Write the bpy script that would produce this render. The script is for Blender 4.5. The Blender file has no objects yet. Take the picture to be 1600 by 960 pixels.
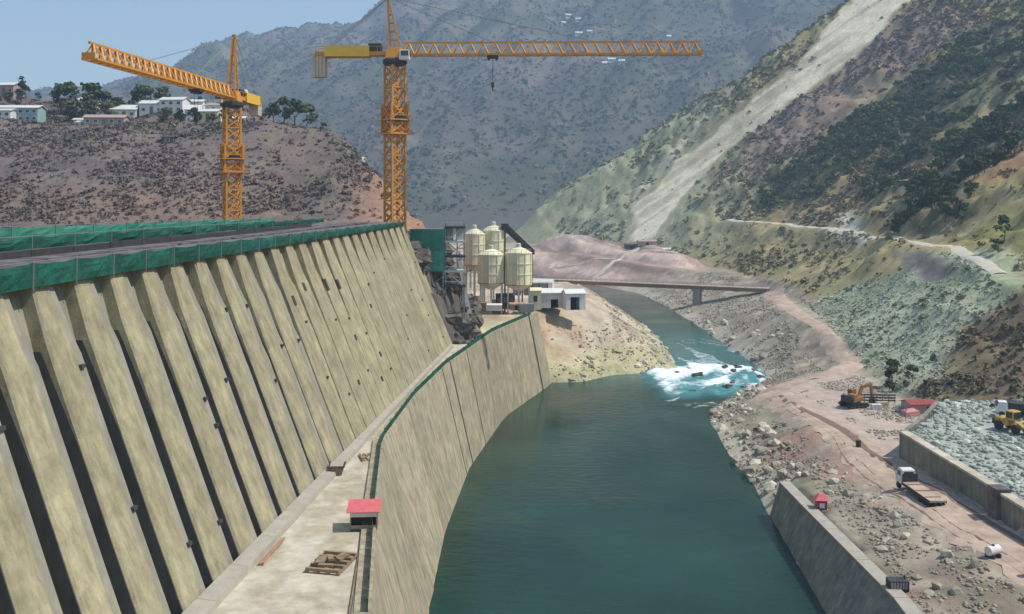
import bpy, bmesh, math, random
import numpy as np
from mathutils import Vector, Matrix

# ------------------------------------------------------------------ camera, sky, sun, exposure
scene = bpy.context.scene
cam_data = bpy.data.cameras.new("camera")
cam_data.sensor_width = 36.0
cam_data.lens = 33.75
cam_data.shift_y = -0.1125          # level view camera, lens shifted down (verticals stay vertical)
cam_data.clip_start = 1.0
cam_data.clip_end = 12000.0
cam = bpy.data.objects.new("camera", cam_data)
scene.collection.objects.link(cam)
cam.location = (0.0, 0.0, 60.0)
cam.rotation_euler = (math.radians(90), 0, 0)
scene.camera = cam

SUN_ELEV, SUN_AZ = math.radians(56), math.radians(93)     # azimuth from +Y towards +X
world = bpy.data.worlds.new("World")
scene.world = world
world.use_nodes = True
wn = world.node_tree
for n in list(wn.nodes):
    wn.nodes.remove(n)
sky = wn.nodes.new("ShaderNodeTexSky")
sky.sky_type = 'NISHITA'
sky.sun_disc = False
sky.sun_elevation = SUN_ELEV
sky.sun_rotation = SUN_AZ
sky.air_density = 1.3
sky.dust_density = .6
sky.ozone_density = 1.6
bg = wn.nodes.new("ShaderNodeBackground")
bg.inputs["Strength"].default_value = 0.13
wo = wn.nodes.new("ShaderNodeOutputWorld")
wn.links.new(sky.outputs[0], bg.inputs[0])
wn.links.new(bg.outputs[0], wo.inputs[0])

sun_data = bpy.data.lights.new("sun", 'SUN')
sun_data.energy = 4.9
sun_data.angle = math.radians(0.6)
sun_data.color = (1.0, 0.93, 0.82)
sun = bpy.data.objects.new("sun", sun_data)
scene.collection.objects.link(sun)
sun_dir = Vector((math.sin(SUN_AZ) * math.cos(SUN_ELEV), math.cos(SUN_AZ) * math.cos(SUN_ELEV), math.sin(SUN_ELEV)))
sun.rotation_euler = sun_dir.to_track_quat('Z', 'Y').to_euler()
sun.location = (300, 100, 400)

vs = scene.view_settings
vs.view_transform = 'Standard'
vs.look = 'None'
vs.exposure = 0.12
vs.gamma = 1.0
vs.use_curve_mapping = False
scene.render.engine = 'CYCLES'
scene.cycles.use_denoising = True
scene.cycles.max_bounces = 6
scene.cycles.diffuse_bounces = 3
scene.cycles.glossy_bounces = 3
scene.cycles.volume_bounces = 1
scene.cycles.caustics_reflective = False
scene.cycles.caustics_refractive = False

R = math.radians
rng = np.random.default_rng(11)
random.seed(5)
COL = scene.collection
# ------------------------------------------------------------------ TERRAIN BEGIN (plain numpy, metres; water level z = 0)
def _hash(ix, iy, seed):
    h = (ix.astype(np.int64) * 374761393 + iy.astype(np.int64) * 668265263 + seed * 974711) & 0x7fffffff
    h = ((h ^ (h >> 13)) * 1274126177) & 0x7fffffff
    return ((h ^ (h >> 16)) & 0xffff) / 65535.0

def vnoise(x, y, seed=0):
    ix, iy = np.floor(x), np.floor(y)
    fx, fy = x - ix, y - iy
    fx = fx * fx * (3 - 2 * fx); fy = fy * fy * (3 - 2 * fy)
    a = _hash(ix, iy, seed); b = _hash(ix + 1, iy, seed)
    c = _hash(ix, iy + 1, seed); d = _hash(ix + 1, iy + 1, seed)
    return (a + (b - a) * fx) * (1 - fy) + (c + (d - c) * fx) * fy

def fbm(x, y, scale, octaves=4, seed=0, gain=0.5):
    v = 0.0; amp = 1.0; tot = 0.0; f = 1.0 / scale
    for o in range(octaves):
        v = v + amp * (vnoise(x * f + 17.3 * o, y * f - 9.1 * o, seed + o) * 2 - 1)
        tot += amp; amp *= gain; f *= 2.03
    return v / tot

def smooth(a, b, v):
    t = np.clip((v - a) / (b - a), 0, 1)
    return t * t * (3 - 2 * t)

RIVER = [(-2, 20), (-8, 90), (-12, 136), (-11.5, 170), (-9, 209), (-1.7, 257), (12.4, 300), (22, 303), (33.7, 315), (46, 318), (56, 327),
         (58, 345), (59, 367), (60, 400), (58.5, 439), (50, 500), (40, 580), (15, 622), (-40, 690), (-150, 770), (-260, 800),
         (-260, 880), (-140, 832), (-30, 750), (30, 672), (55, 612), (75, 566), (81, 505), (83, 429), (84, 360), (84.5, 321),
         (81, 306), (72, 294), (54.7, 265), (52, 253), (51, 240), (49, 214), (49.5, 196), (47.5, 176), (44.5, 136), (40, 100), (30, 20)]

BLOCK = [(75.2, 184.5), (84, 197), (95, 214), (116, 212), (116, 120), (75.8, 120)]
BLOCK_Z = 13.3
SCAR = [(330, 900), (352, 836), (300, 813), (246, 803), (184, 792), (142, 768), (110, 722), (88, 742), (102, 792), (140, 814), (195, 828), (258, 846)]

def poly_sdf(x, y, P):
    shp = np.shape(x)
    x = np.ravel(x); y = np.ravel(y)
    d2 = np.full(x.shape, 1e18); inside = np.zeros(x.shape, bool)
    n = len(P)
    for i in range(n):
        ax, ay = P[i]; bx, by = P[(i + 1) % n]
        ex, ey = bx - ax, by - ay
        wx, wy = x - ax, y - ay
        t = np.clip((wx * ex + wy * ey) / (ex * ex + ey * ey), 0, 1)
        d2 = np.minimum(d2, (wx - ex * t) ** 2 + (wy - ey * t) ** 2)
        c = (ay > y) != (by > y)
        with np.errstate(divide='ignore', invalid='ignore'):
            xi = ax + (y - ay) * ex / (ey if ey else 1e-9)
        inside ^= c & (x < xi)
    return (np.sqrt(d2) * np.where(inside, -1, 1)).reshape(shp)

def line_dist(x, y, P):
    d2 = np.full(np.shape(x), 1e18)
    for i in range(len(P) - 1):
        ax, ay = P[i][:2]; bx, by = P[i + 1][:2]
        ex, ey = bx - ax, by - ay
        wx, wy = x - ax, y - ay
        t = np.clip((wx * ex + wy * ey) / (ex * ex + ey * ey), 0, 1)
        d2 = np.minimum(d2, (wx - ex * t) ** 2 + (wy - ey * t) ** 2)
    return np.sqrt(d2)

def river_mid(y):
    return np.interp(y, [0, 136, 200, 300, 330, 400, 500, 570, 650, 720, 800, 860], [15, 16, 20, 48, 70, 71, 65, 56, 28, -20, -145, -240])

def wall_top_x(y):
    return np.interp(y, [20, 60, 86, 116, 146, 178, 211, 259, 300], [-12.5, -12.5, -12.6, -16.3, -19.5, -17.8, -14, -5, 8])

def toe_x(y):            # foot of the right-hand mountain
    return np.interp(y, [0, 130, 190, 226, 260, 306, 360, 470, 560, 620, 700, 800, 900, 1100],
                        [108, 104, 101, 99, 101, 109, 119, 131, 130, 124, 104, 42, -46, -170])

def road_level(y):
    return np.interp(y, [0, 130, 175, 217, 262, 290, 312, 335, 480, 560, 600, 900], [10, 10, 9, 7.5, 6.5, 8.5, 12.0, 12.6, 13, 13, 13, 15])

def spur_profile(t):
    return np.interp(t, [0, 12, 40, 47, 120, 300, 700, 1000], [0, 6.5, 26, 26.8, 74, 193, 470, 640])

def cliff_x(y):
    return np.interp(y, [200, 238, 260, 330, 400, 520], [-17.5, -13.0, -10.5, -14, -20, -30])

def terrain(x, y):
    x = np.asarray(x, float); y = np.asarray(y, float)
    s = poly_sdf(x, y, RIVER)
    n1 = fbm(x, y, 26, 4, 3); n2 = fbm(x, y, 7, 3, 31)
    right = x > river_mid(y)
    # right-hand bank and mountain
    cap = road_level(y)
    k = np.interp(y, [150, 215, 262, 300, 330, 400, 450, 520, 600], [1.6, .42, .30, .34, .62, .5, .26, .26, .5])
    bank0 = np.interp(y, [0, 122, 175, 188, 205], [7.9, 7.7, 5.5, 5.5, 5.5])            # ground behind the river wall starts level with its top
    wl = smooth(176, 202, y)
    raw1 = np.where(y < 177, bank0, np.minimum(bank0, .95 * s)) + np.clip((s - 6) * .16, 0, 20)
    raw = raw1 * (1 - wl) + np.minimum(k, .45) * s * wl + np.where(y > 300, (k - np.minimum(k, .45)) * s, 0)
    bank = np.where(s > 0, np.minimum(raw, cap) + np.clip(s / 8, 0, 1) * (1.0 * n2 * (raw < cap) + .25 * n1 + .35 * np.abs(fbm(x, y, 4, 2, 37)) * (raw < cap)), np.maximum(-5, s * .6))
    bank = np.where((y < 177) & (s < 5.4) & right, -5, bank)
    # spoil heap beyond the bridge
    heap = np.clip(s * .36 + 2.6 * np.sin((x * .9 + y * .35) * .19 + 2 * n1) * smooth(4, 20, s), 0, 26) * smooth(575, 612, y) * smooth(22, -14, x - toe_x(y)) * smooth(860, 760, y)
    bank = np.where(s > 0, np.maximum(bank, heap + .5 * n2), bank)
    t = x - toe_x(y) + 5 * fbm(x * 0, y, 45, 3, 77)
    tt = np.clip(t, 0, None)
    up = spur_profile(tt)
    far_w = smooth(670, 730, y)
    up = up * (1 - far_w) + tt * .635 * far_w
    slide = smooth(14, -2, poly_sdf(x, y, SCAR))
    rough = smooth(2, 40, tt) * (1 - .8 * slide) * (1 - .85 * (1 - far_w) * np.exp(-((tt - 43.5) / 6.5) ** 2))
    gul = np.abs(fbm(x * .35 + 40, y, 60, 4, 51))
    mount = up + rough * (8 * n1 + 2.8 * n2 + 15 * (gul - .22) * smooth(30, 160, tt) + 5 * (np.abs(fbm(x * .25 + 9, y, 22, 3, 57)) - .25) * smooth(8, 50, tt))
    ridge_y = 885 + 35 * fbm(x, y * 0, 120, 3, 9)
    over = np.clip(y - ridge_y, 0, None)
    mount = mount - over * .62 - np.minimum(over * over * .004, 40)
    zr = np.where(t > 0, np.maximum(bank + mount, np.where(y > 700, 12, -5)), bank)
    blk = poly_sdf(x, y, BLOCK)
    top = BLOCK_Z + .35 * n2 + .03 * np.clip(x - 80, 0, 20)
    zr = np.where(blk < 0, np.maximum(zr, np.minimum(top, road_level(y) + np.clip(-blk - .3, 0, 9) * 6)), zr)
    zr = np.where(y > 1000, np.minimum(zr, 10 + 0 * zr) * 0 + np.maximum(zr, 8), zr)
    # left-hand promontory, abutment rock and village hill
    capl = np.interp(y, [200, 300, 340, 420, 500, 560, 640, 900], [21.4, 21, 20, 17, 13, 8, 4, 4])
    prom = np.where(s > 0, np.minimum(capl, .64 * s) + np.clip(s / 6, 0, 1) * np.where(.64 * s < capl, 1.1, .12) * (n2 + .8 * n1), np.maximum(-5, s * .6))
    prom = np.where((y < 301), np.where(x < wall_top_x(y) - 1.2, 21.5, -5.0), prom)
    prom = np.where(y < 239, -6.0, prom)
    crest = np.interp(x, [-420, -320, -260, -224, -150, -67, -45, -21, 0], [106, 104, 97, 91, 90, 88, 73, 50, 22]) + 2.5 * fbm(x, y * 0, 40, 3, 15)
    H = 45.5 + (crest - 45.5) * smooth(285, 425, y)
    H = H + smooth(300, 330, y) * (3.2 * n1 + 1.1 * n2) + np.clip((y - 428) * .25, 0, 11) * smooth(-100, -140, x)
    H = np.where(y > 490, H - (y - 490) * .35, H)
    H = np.maximum(H, 6)
    dx = cliff_x(y) + 3.0 * fbm(x * .3, y, 14, 3, 63) - x
    steep = np.interp(y, [238, 300, 340, 420], [2.1, 2.0, 1.5, 1.2])
    step = 1.6 * n2 + 1.2 * np.sin(np.clip(dx, 0, 20) * 1.5)
    zl = np.where(dx > 0, np.minimum(prom + dx * steep + np.clip(dx, 0, 3) / 3 * step, np.maximum(H, prom)), prom)
    zl = np.where(y < 239, np.where(x < np.interp(y, [0, 80, 206, 240], [-66, -60, -50, -46]), 40.0, -6.0), zl)
    # floor of the reservoir side, hidden behind the dam
    return np.where(right, zr, zl)
# ------------------------------------------------------------------ TERRAIN END
# ------------------------------------------------------------------ helpers
def tag(o, label=None, cat=None, group=None, kind=None):
    if label: o["label"] = label
    if cat: o["category"] = cat
    if group: o["group"] = group
    if kind: o["kind"] = kind
    return o

def thing(name, label, cat, loc=(0, 0, 0), rz=0.0, group=None):
    o = bpy.data.objects.new(name, None)
    o.empty_display_size = 0.5
    COL.objects.link(o)
    o.location = loc
    o.rotation_euler = (0, 0, rz)
    return tag(o, label, cat, group)

def link_mesh(name, me, parent=None, loc=None, rot=None, scale=None):
    o = bpy.data.objects.new(name, me)
    COL.objects.link(o)
    if parent is not None: o.parent = parent
    if loc is not None: o.location = loc
    if rot is not None: o.rotation_euler = rot
    if scale is not None: o.scale = scale
    return o

def mesh_np(name, verts, faces, mat=None, smooth_shade=False, colors=None):
    """fast mesh from numpy arrays; faces is (n,3) or (n,4)"""
    me = bpy.data.meshes.new(name)
    verts = np.asarray(verts, np.float32); faces = np.asarray(faces, np.int32)
    n, k = faces.shape
    me.vertices.add(len(verts)); me.vertices.foreach_set("co", verts.ravel())
    me.loops.add(n * k); me.loops.foreach_set("vertex_index", faces.ravel())
    me.polygons.add(n)
    me.polygons.foreach_set("loop_start", np.arange(0, n * k, k, dtype=np.int32))
    me.polygons.foreach_set("loop_total", np.full(n, k, np.int32))
    if smooth_shade: me.polygons.foreach_set("use_smooth", np.ones(n, bool))
    if colors is not None:
        a = me.color_attributes.new("Col", 'FLOAT_COLOR', 'POINT')
        c = np.ones((len(verts), 4), np.float32); c[:, :3] = colors
        a.data.foreach_set("color", c.ravel())
    me.update(calc_edges=True)
    if mat: me.materials.append(mat)
    return me

class MB:
    """collects boxes, bars, tubes and prisms into one mesh"""
    def __init__(self): self.v = []; self.f = []
    def quad_solid(self, a, b):
        """two rings of equal length -> closed solid"""
        n = len(a); i = len(self.v)
        self.v += [tuple(p) for p in a] + [tuple(p) for p in b]
        self.f.append(tuple(range(i + n - 1, i - 1, -1)))
        self.f.append(tuple(range(i + n, i + 2 * n)))
        for k in range(n):
            j = (k + 1) % n
            self.f.append((i + k, i + j, i + n + j, i + n + k))
        return self
    def box(self, c, s, rz=0.0, tilt=0.0):
        x, y, z = (q / 2 for q in s)
        m = Matrix.Translation(c) @ Matrix.Rotation(rz, 4, 'Z') @ Matrix.Rotation(tilt, 4, 'Y')
        lo = [m @ Vector(p) for p in ((-x, -y, -z), (x, -y, -z), (x, y, -z), (-x, y, -z))]
        hi = [m @ Vector(p) for p in ((-x, -y, z), (x, -y, z), (x, y, z), (-x, y, z))]
        return self.quad_solid(lo, hi)
    def bar(self, p, q, w, h=None):
        p, q = Vector(p), Vector(q); h = h or w
        d = (q - p).normalized()
        up = Vector((0, 0, 1)) if abs(d.z) < .95 else Vector((1, 0, 0))
        s = d.cross(up).normalized() * (w / 2); t = s.cross(d).normalized() * (h / 2)
        return self.quad_solid([p - s - t, p + s - t, p + s + t, p - s + t], [q - s - t, q + s - t, q + s + t, q - s + t])
    def tube(self, p, q, r, r2=None, n=10):
        p, q = Vector(p), Vector(q); r2 = r if r2 is None else r2
        d = (q - p).normalized()
        up = Vector((0, 0, 1)) if abs(d.z) < .95 else Vector((1, 0, 0))
        s = d.cross(up).normalized(); t = s.cross(d).normalized()
        A = [p + (s * math.cos(a) - t * math.sin(a)) * r for a in (2 * math.pi * k / n for k in range(n))]
        B = [q + (s * math.cos(a) - t * math.sin(a)) * r2 for a in (2 * math.pi * k / n for k in range(n))]
        return self.quad_solid(A, B)
    def prism(self, pts, z0, z1):
        return self.quad_solid([(x, y, z0) for x, y in pts], [(x, y, z1) for x, y in pts])
    def loft(self, rings):
        for a, b in zip(rings[:-1], rings[1:]): pass
        n = len(rings[0]); i = len(self.v)
        for r in rings: self.v += [tuple(p) for p in r]
        self.f.append(tuple(range(i + n - 1, i - 1, -1)))
        L = i + n * (len(rings) - 1)
        self.f.append(tuple(range(L, L + n)))
        for m in range(len(rings) - 1):
            for k in range(n):
                j = (k + 1) % n
                self.f.append((i + m * n + k, i + m * n + j, i + (m + 1) * n + j, i + (m + 1) * n + k))
        return self
    def lathe(self, prof, c=(0, 0, 0), n=20):
        rings = [[(c[0] + r * math.cos(2 * math.pi * k / n), c[1] + r * math.sin(2 * math.pi * k / n), c[2] + z) for k in range(n)] for r, z in prof]
        return self.loft(rings)
    def mesh(self, name, mat, smooth_shade=False):
        me = bpy.data.meshes.new(name)
        me.from_pydata([tuple(p) for p in self.v], [], self.f)
        if mat: me.materials.append(mat)
        bm = bmesh.new(); bm.from_mesh(me)
        bmesh.ops.recalc_face_normals(bm, faces=bm.faces)
        bm.to_mesh(me); bm.free()
        if smooth_shade:
            for p in me.polygons: p.use_smooth = True
        return me
    def build(self, name, mat, parent=None, loc=None, rot=None, bevel=0.0, shade=False):
        o = link_mesh(name, self.mesh(name, mat, shade), parent, loc, rot)
        if bevel:
            b = o.modifiers.new("bevel", 'BEVEL'); b.width = bevel; b.segments = 1; b.limit_method = 'ANGLE'
        return o

def copy_tree(o, parent=None, loc=None, rz=None, label=None):
    c = o.copy(); COL.objects.link(c)
    if parent is not None: c.parent = parent
    if loc is not None: c.location = loc
    if rz is not None: c.rotation_euler = (0, 0, rz)
    if label: c["label"] = label
    for ch in list(o.children): copy_tree(ch, c)
    return c

# ------------------------------------------------------------------ materials
MATS = {}
def nd(t, kind, **kw):
    n = t.nodes.new(kind)
    for k, v in kw.items():
        if k in n.inputs: n.inputs[k].default_value = v
        else: setattr(n, k, v)
    return n

def material(name, col, rough=.8, var=.25, scale=1.0, bump=0.0, bscale=None, col2=None, metallic=0.0, streak=0.0, rand=0.0, attr=False, spec=.3, lift=0.0):
    """Principled with two octaves of procedural variation, optional vertical run-off streaks, pour-lift lines and vertex colour"""
    if name in MATS: return MATS[name]
    m = bpy.data.materials.new(name); m.use_nodes = True
    t = m.node_tree; L = t.links
    b = t.nodes["Principled BSDF"]
    b.inputs["Roughness"].default_value = rough
    b.inputs["Metallic"].default_value = metallic
    b.inputs["Specular IOR Level"].default_value = spec
    geo = nd(t, "ShaderNodeNewGeometry")
    pos = geo.outputs["Position"]
    n1 = nd(t, "ShaderNodeTexNoise", Scale=scale, Detail=6.0, Roughness=.62)
    L.new(pos, n1.inputs["Vector"])
    ramp = nd(t, "ShaderNodeMapRange"); ramp.inputs[1].default_value = .28; ramp.inputs[2].default_value = .72
    ramp.inputs[3].default_value = 1 - var; ramp.inputs[4].default_value = 1 + var
    L.new(n1.outputs[0], ramp.inputs[0])
    mul = nd(t, "ShaderNodeVectorMath", operation='MULTIPLY')
    if attr:
        a = nd(t, "ShaderNodeAttribute", attribute_name="Col")
        L.new(a.outputs["Color"], mul.inputs[0])
    elif col2 is not None:
        mix = nd(t, "ShaderNodeMix", data_type='RGBA')
        mix.inputs[6].default_value = (*col, 1); mix.inputs[7].default_value = (*col2, 1)
        n3 = nd(t, "ShaderNodeTexNoise", Scale=scale * .37, Detail=5.0, Roughness=.6)
        L.new(pos, n3.inputs["Vector"])
        mr = nd(t, "ShaderNodeMapRange"); mr.inputs[1].default_value = .38; mr.inputs[2].default_value = .62
        L.new(n3.outputs[0], mr.inputs[0]); L.new(mr.outputs[0], mix.inputs[0])
        L.new(mix.outputs[2], mul.inputs[0])
    else:
        mul.inputs[0].default_value = col
    L.new(ramp.outputs[0], mul.inputs[1])
    last = mul.outputs[0]
    def times(sock, val_sock):
        q = nd(t, "ShaderNodeVectorMath", operation='MULTIPLY'); L.new(sock, q.inputs[0]); L.new(val_sock, q.inputs[1]); return q.outputs[0]
    if streak:
        mp = nd(t, "ShaderNodeMapping"); mp.inputs["Scale"].default_value = (.9, .9, .045)
        L.new(pos, mp.inputs[0])
        n2 = nd(t, "ShaderNodeTexNoise", Scale=1.1, Detail=5.0, Roughness=.7); L.new(mp.outputs[0], n2.inputs["Vector"])
        r2 = nd(t, "ShaderNodeMapRange"); r2.inputs[1].default_value = .35; r2.inputs[2].default_value = .68
        r2.inputs[3].default_value = 1 - streak; r2.inputs[4].default_value = 1 + streak * .4
        L.new(n2.outputs[0], r2.inputs[0]); last = times(last, r2.outputs[0])
    if lift:
        sx = nd(t, "ShaderNodeSeparateXYZ"); L.new(pos, sx.inputs[0])
        nz = nd(t, "ShaderNodeMath", operation='DIVIDE'); nz.inputs[1].default_value = lift; L.new(sx.outputs[2], nz.inputs[0])
        fr = nd(t, "ShaderNodeMath", operation='FLOOR'); L.new(nz.outputs[0], fr.inputs[0])
        wn_ = nd(t, "ShaderNodeTexWhiteNoise", noise_dimensions='2D')
        oi = nd(t, "ShaderNodeObjectInfo")
        cb = nd(t, "ShaderNodeCombineXYZ"); L.new(fr.outputs[0], cb.inputs[0]); L.new(oi.outputs["Random"], cb.inputs[1])
        L.new(cb.outputs[0], wn_.inputs["Vector"])
        r3 = nd(t, "ShaderNodeMapRange"); r3.inputs[3].default_value = .93; r3.inputs[4].default_value = 1.05
        L.new(wn_.outputs[0], r3.inputs[0]); last = times(last, r3.outputs[0])
    if rand:
        oi2 = nd(t, "ShaderNodeObjectInfo")
        r4 = nd(t, "ShaderNodeMapRange"); r4.inputs[3].default_value = 1 - rand; r4.inputs[4].default_value = 1 + rand
        L.new(oi2.outputs["Random"], r4.inputs[0]); last = times(last, r4.outputs[0])
    L.new(last, b.inputs["Base Color"])
    if bump:
        bn = nd(t, "ShaderNodeTexNoise", Scale=bscale or scale * 4, Detail=6.0, Roughness=.65)
        L.new(pos, bn.inputs["Vector"])
        bu = nd(t, "ShaderNodeBump"); bu.inputs["Strength"].default_value = min(1, bump); bu.inputs["Distance"].default_value = max(.05, bump * .4)
        L.new(bn.outputs[0], bu.inputs["Height"]); L.new(bu.outputs[0], b.inputs["Normal"])
    MATS[name] = m
    return m

M = lambda n: MATS[n]
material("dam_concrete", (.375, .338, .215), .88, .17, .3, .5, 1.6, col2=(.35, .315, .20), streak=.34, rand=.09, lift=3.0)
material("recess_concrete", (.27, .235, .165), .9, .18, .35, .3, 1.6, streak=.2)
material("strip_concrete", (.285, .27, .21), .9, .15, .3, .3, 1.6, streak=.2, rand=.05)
material("painted_slot_shade", (.07, .07, .066), .75, .3, .5, streak=.2)  # near-black colour that paints the shade inside the slots between ribs
material("leaf_tint", (1, 1, 1), .85, .25, .8, attr=True, spec=.12)
material("stained_concrete", (.215, .21, .175), .9, .25, .5, .35, 1.8, col2=(.28, .265, .21), streak=.35, rand=.08)
material("wall_concrete", (.37, .335, .235), .85, .2, .4, .4, 1.8, col2=(.41, .35, .24), streak=.38, rand=.12)
material("grey_concrete", (.34, .32, .29), .88, .16, .4, .25, 1.8, streak=.15)
material("apron_concrete", (.55, .51, .41), .85, .2, .7, .35, 2.5, col2=(.40, .35, .255))
material("kerb_concrete", (.38, .35, .29), .9, .15, .6, .3, 2)
material("crane_paint", (.62, .28, .035), .5, .14, .7, spec=.4, rand=.04)
material("crane_yellow", (.82, .50, .04), .45, .08, .8, spec=.45)
material("crane_counterweight", (.58, .46, .36), .85, .15, .6)
material("dark_steel", (.05, .05, .05), .6, .3, 1)
material("steel_grey", (.30, .31, .31), .55, .2, .8, metallic=.4)
material("glass_dark", (.03, .04, .05), .15, .1, 1, spec=.6)
material("net_green", (.006, .105, .068), .8, .4, .9, .6, 3, col2=(.012, .075, .058), rand=.25)
material("net_mint", (.07, .36, .26), .8, .25, .7, .5, 3, rand=.15)
material("net_teal", (.02, .21, .145), .75, .25, .5, .4, 2.5, col2=(.05, .22, .15), rand=.12)
material("deck_dark", (.10, .085, .085), .9, .4, .7, .3, 2, col2=(.17, .15, .15))
material("silo_cream", (.82, .77, .53), .55, .07, .6, streak=.14, rand=.06)
material("silo_rust", (.42, .25, .16), .7, .3, .7)
material("white_paint", (.74, .74, .71), .6, .06, .8, streak=.1)
material("grey_white", (.55, .56, .54), .7, .1, .6, streak=.1)
material("red_roof", (.66, .15, .16), .6, .14, 1.2, streak=.1)
material("red_paint", (.30, .06, .05), .55, .15, 1, streak=.1)
material("timber", (.27, .19, .11), .85, .25, 1.4, .2, 6, rand=.2)
material("mud_brown", (.24, .17, .11), .9, .3, 1, .3, 4)
material("machine_yellow", (.68, .39, .04), .6, .25, 1.5, col2=(.45, .30, .10))
material("machine_brown", (.26, .13, .035), .7, .3, .9)
material("rubber", (.03, .03, .03), .85, .2, 3)
material("ground", (1, 1, 1), .95, .2, .45, .7, 1.1, attr=True, spec=.15)
material("far_ground", (1, 1, 1), .97, .22, .02, .9, .05, attr=True, spec=.1)
material("dirt_road", (.50, .385, .305), .95, .2, .5, .5, 1.5, col2=(.39, .295, .23), spec=.15)
material("wet_track", (.19, .135, .10), .9, .2, .5, .4, 1.5)
material("pale_road", (.50, .47, .39), .95, .14, .3, .4, 1.5)
material("rock_dark", (.15, .13, .11), .95, .35, .5, .6, 2.5, rand=.3, spec=.15)
material("rock_pale", (.50, .46, .36), .92, .2, .7, .5, 3, rand=.28, spec=.2)
material("rock_grey", (.42, .44, .40), .92, .2, .7, .5, 3, rand=.3, spec=.2)
material("rubble_brown", (.37, .33, .26), .92, .3, .5, .5, 3, col2=(.28, .25, .2), spec=.15)
material("rock_green", (.44, .48, .41), .92, .2, .7, .4, 3, rand=.35, spec=.2)
material("foliage_dark", (.035, .06, .024), .85, .45, .22, col2=(.055, .075, .03), rand=.2, spec=.15)
material("foliage_mid", (.075, .09, .04), .85, .4, .2, col2=(.11, .11, .05), rand=.2, spec=.15)
material("scrub_dry", (.15, .115, .095), .9, .35, .15, col2=(.11, .10, .07), spec=.1)
material("scrub_grey", (.19, .22, .14), .9, .35, .15, col2=(.27, .28, .2), spec=.1)
material("bark", (.09, .065, .045), .9, .3, 2, .3, 8)
material("roof_tin", (.42, .30, .26), .6, .15, .7)
material("roof_pale", (.60, .60, .58), .6, .12, .7)
material("house_wall", (.72, .71, .66), .85, .1, .5, rand=.08)
material("house_pink", (.42, .32, .28), .85, .15, .5)
material("house_teal", (.28, .42, .42), .8, .1, .5)
# ------------------------------------------------------------------ ground, mountain, hill
FOREST_A = [(183, 704), (224, 701), (288, 720), (339, 726), (390, 694), (306, 575), (274, 588), (274, 652), (240, 631), (202, 620), (182, 681)]
FOREST_B = [(218, 618), (259, 658), (275, 595), (300, 529), (245, 446), (252, 556), (240, 580), (201, 510), (205, 560)]
FOREST_C = [(171, 414), (208, 504), (236, 512), (262, 502), (222, 426), (196, 415), (184, 394), (174, 400)]
PURPLE = [(211, 790), (270, 810), (338, 819), (374, 738), (334, 738), (285, 736), (223, 713), (185, 710), (169, 768)]
ORANGE = [(245, 634), (264, 496), (205, 350), (187, 389), (195, 417), (219, 432), (207, 502), (184, 564), (225, 636)]
BROWN_LOW = [(109, 244), (125, 268), (147, 269), (118, 205), (103, 215)]
GREENGREY = [(125, 398), (138, 390), (146, 359), (161, 302), (144, 271), (126, 271), (111, 248), (103, 250), (108, 306)]
CONCRETE_CUT = [(155, 390), (158, 370), (142, 306), (139, 325), (149, 360)]
WHITE_ROCK = [(191, 561), (190, 539), (165, 447), (165, 484)]
OLIVE_R = [(172, 374), (205, 356), (175, 298), (152, 303)]
DIRT_PAD = [(71, 280), (102, 286), (99, 266), (84, 240), (100, 236), (80, 182), (68, 178), (68, 220)]

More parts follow.
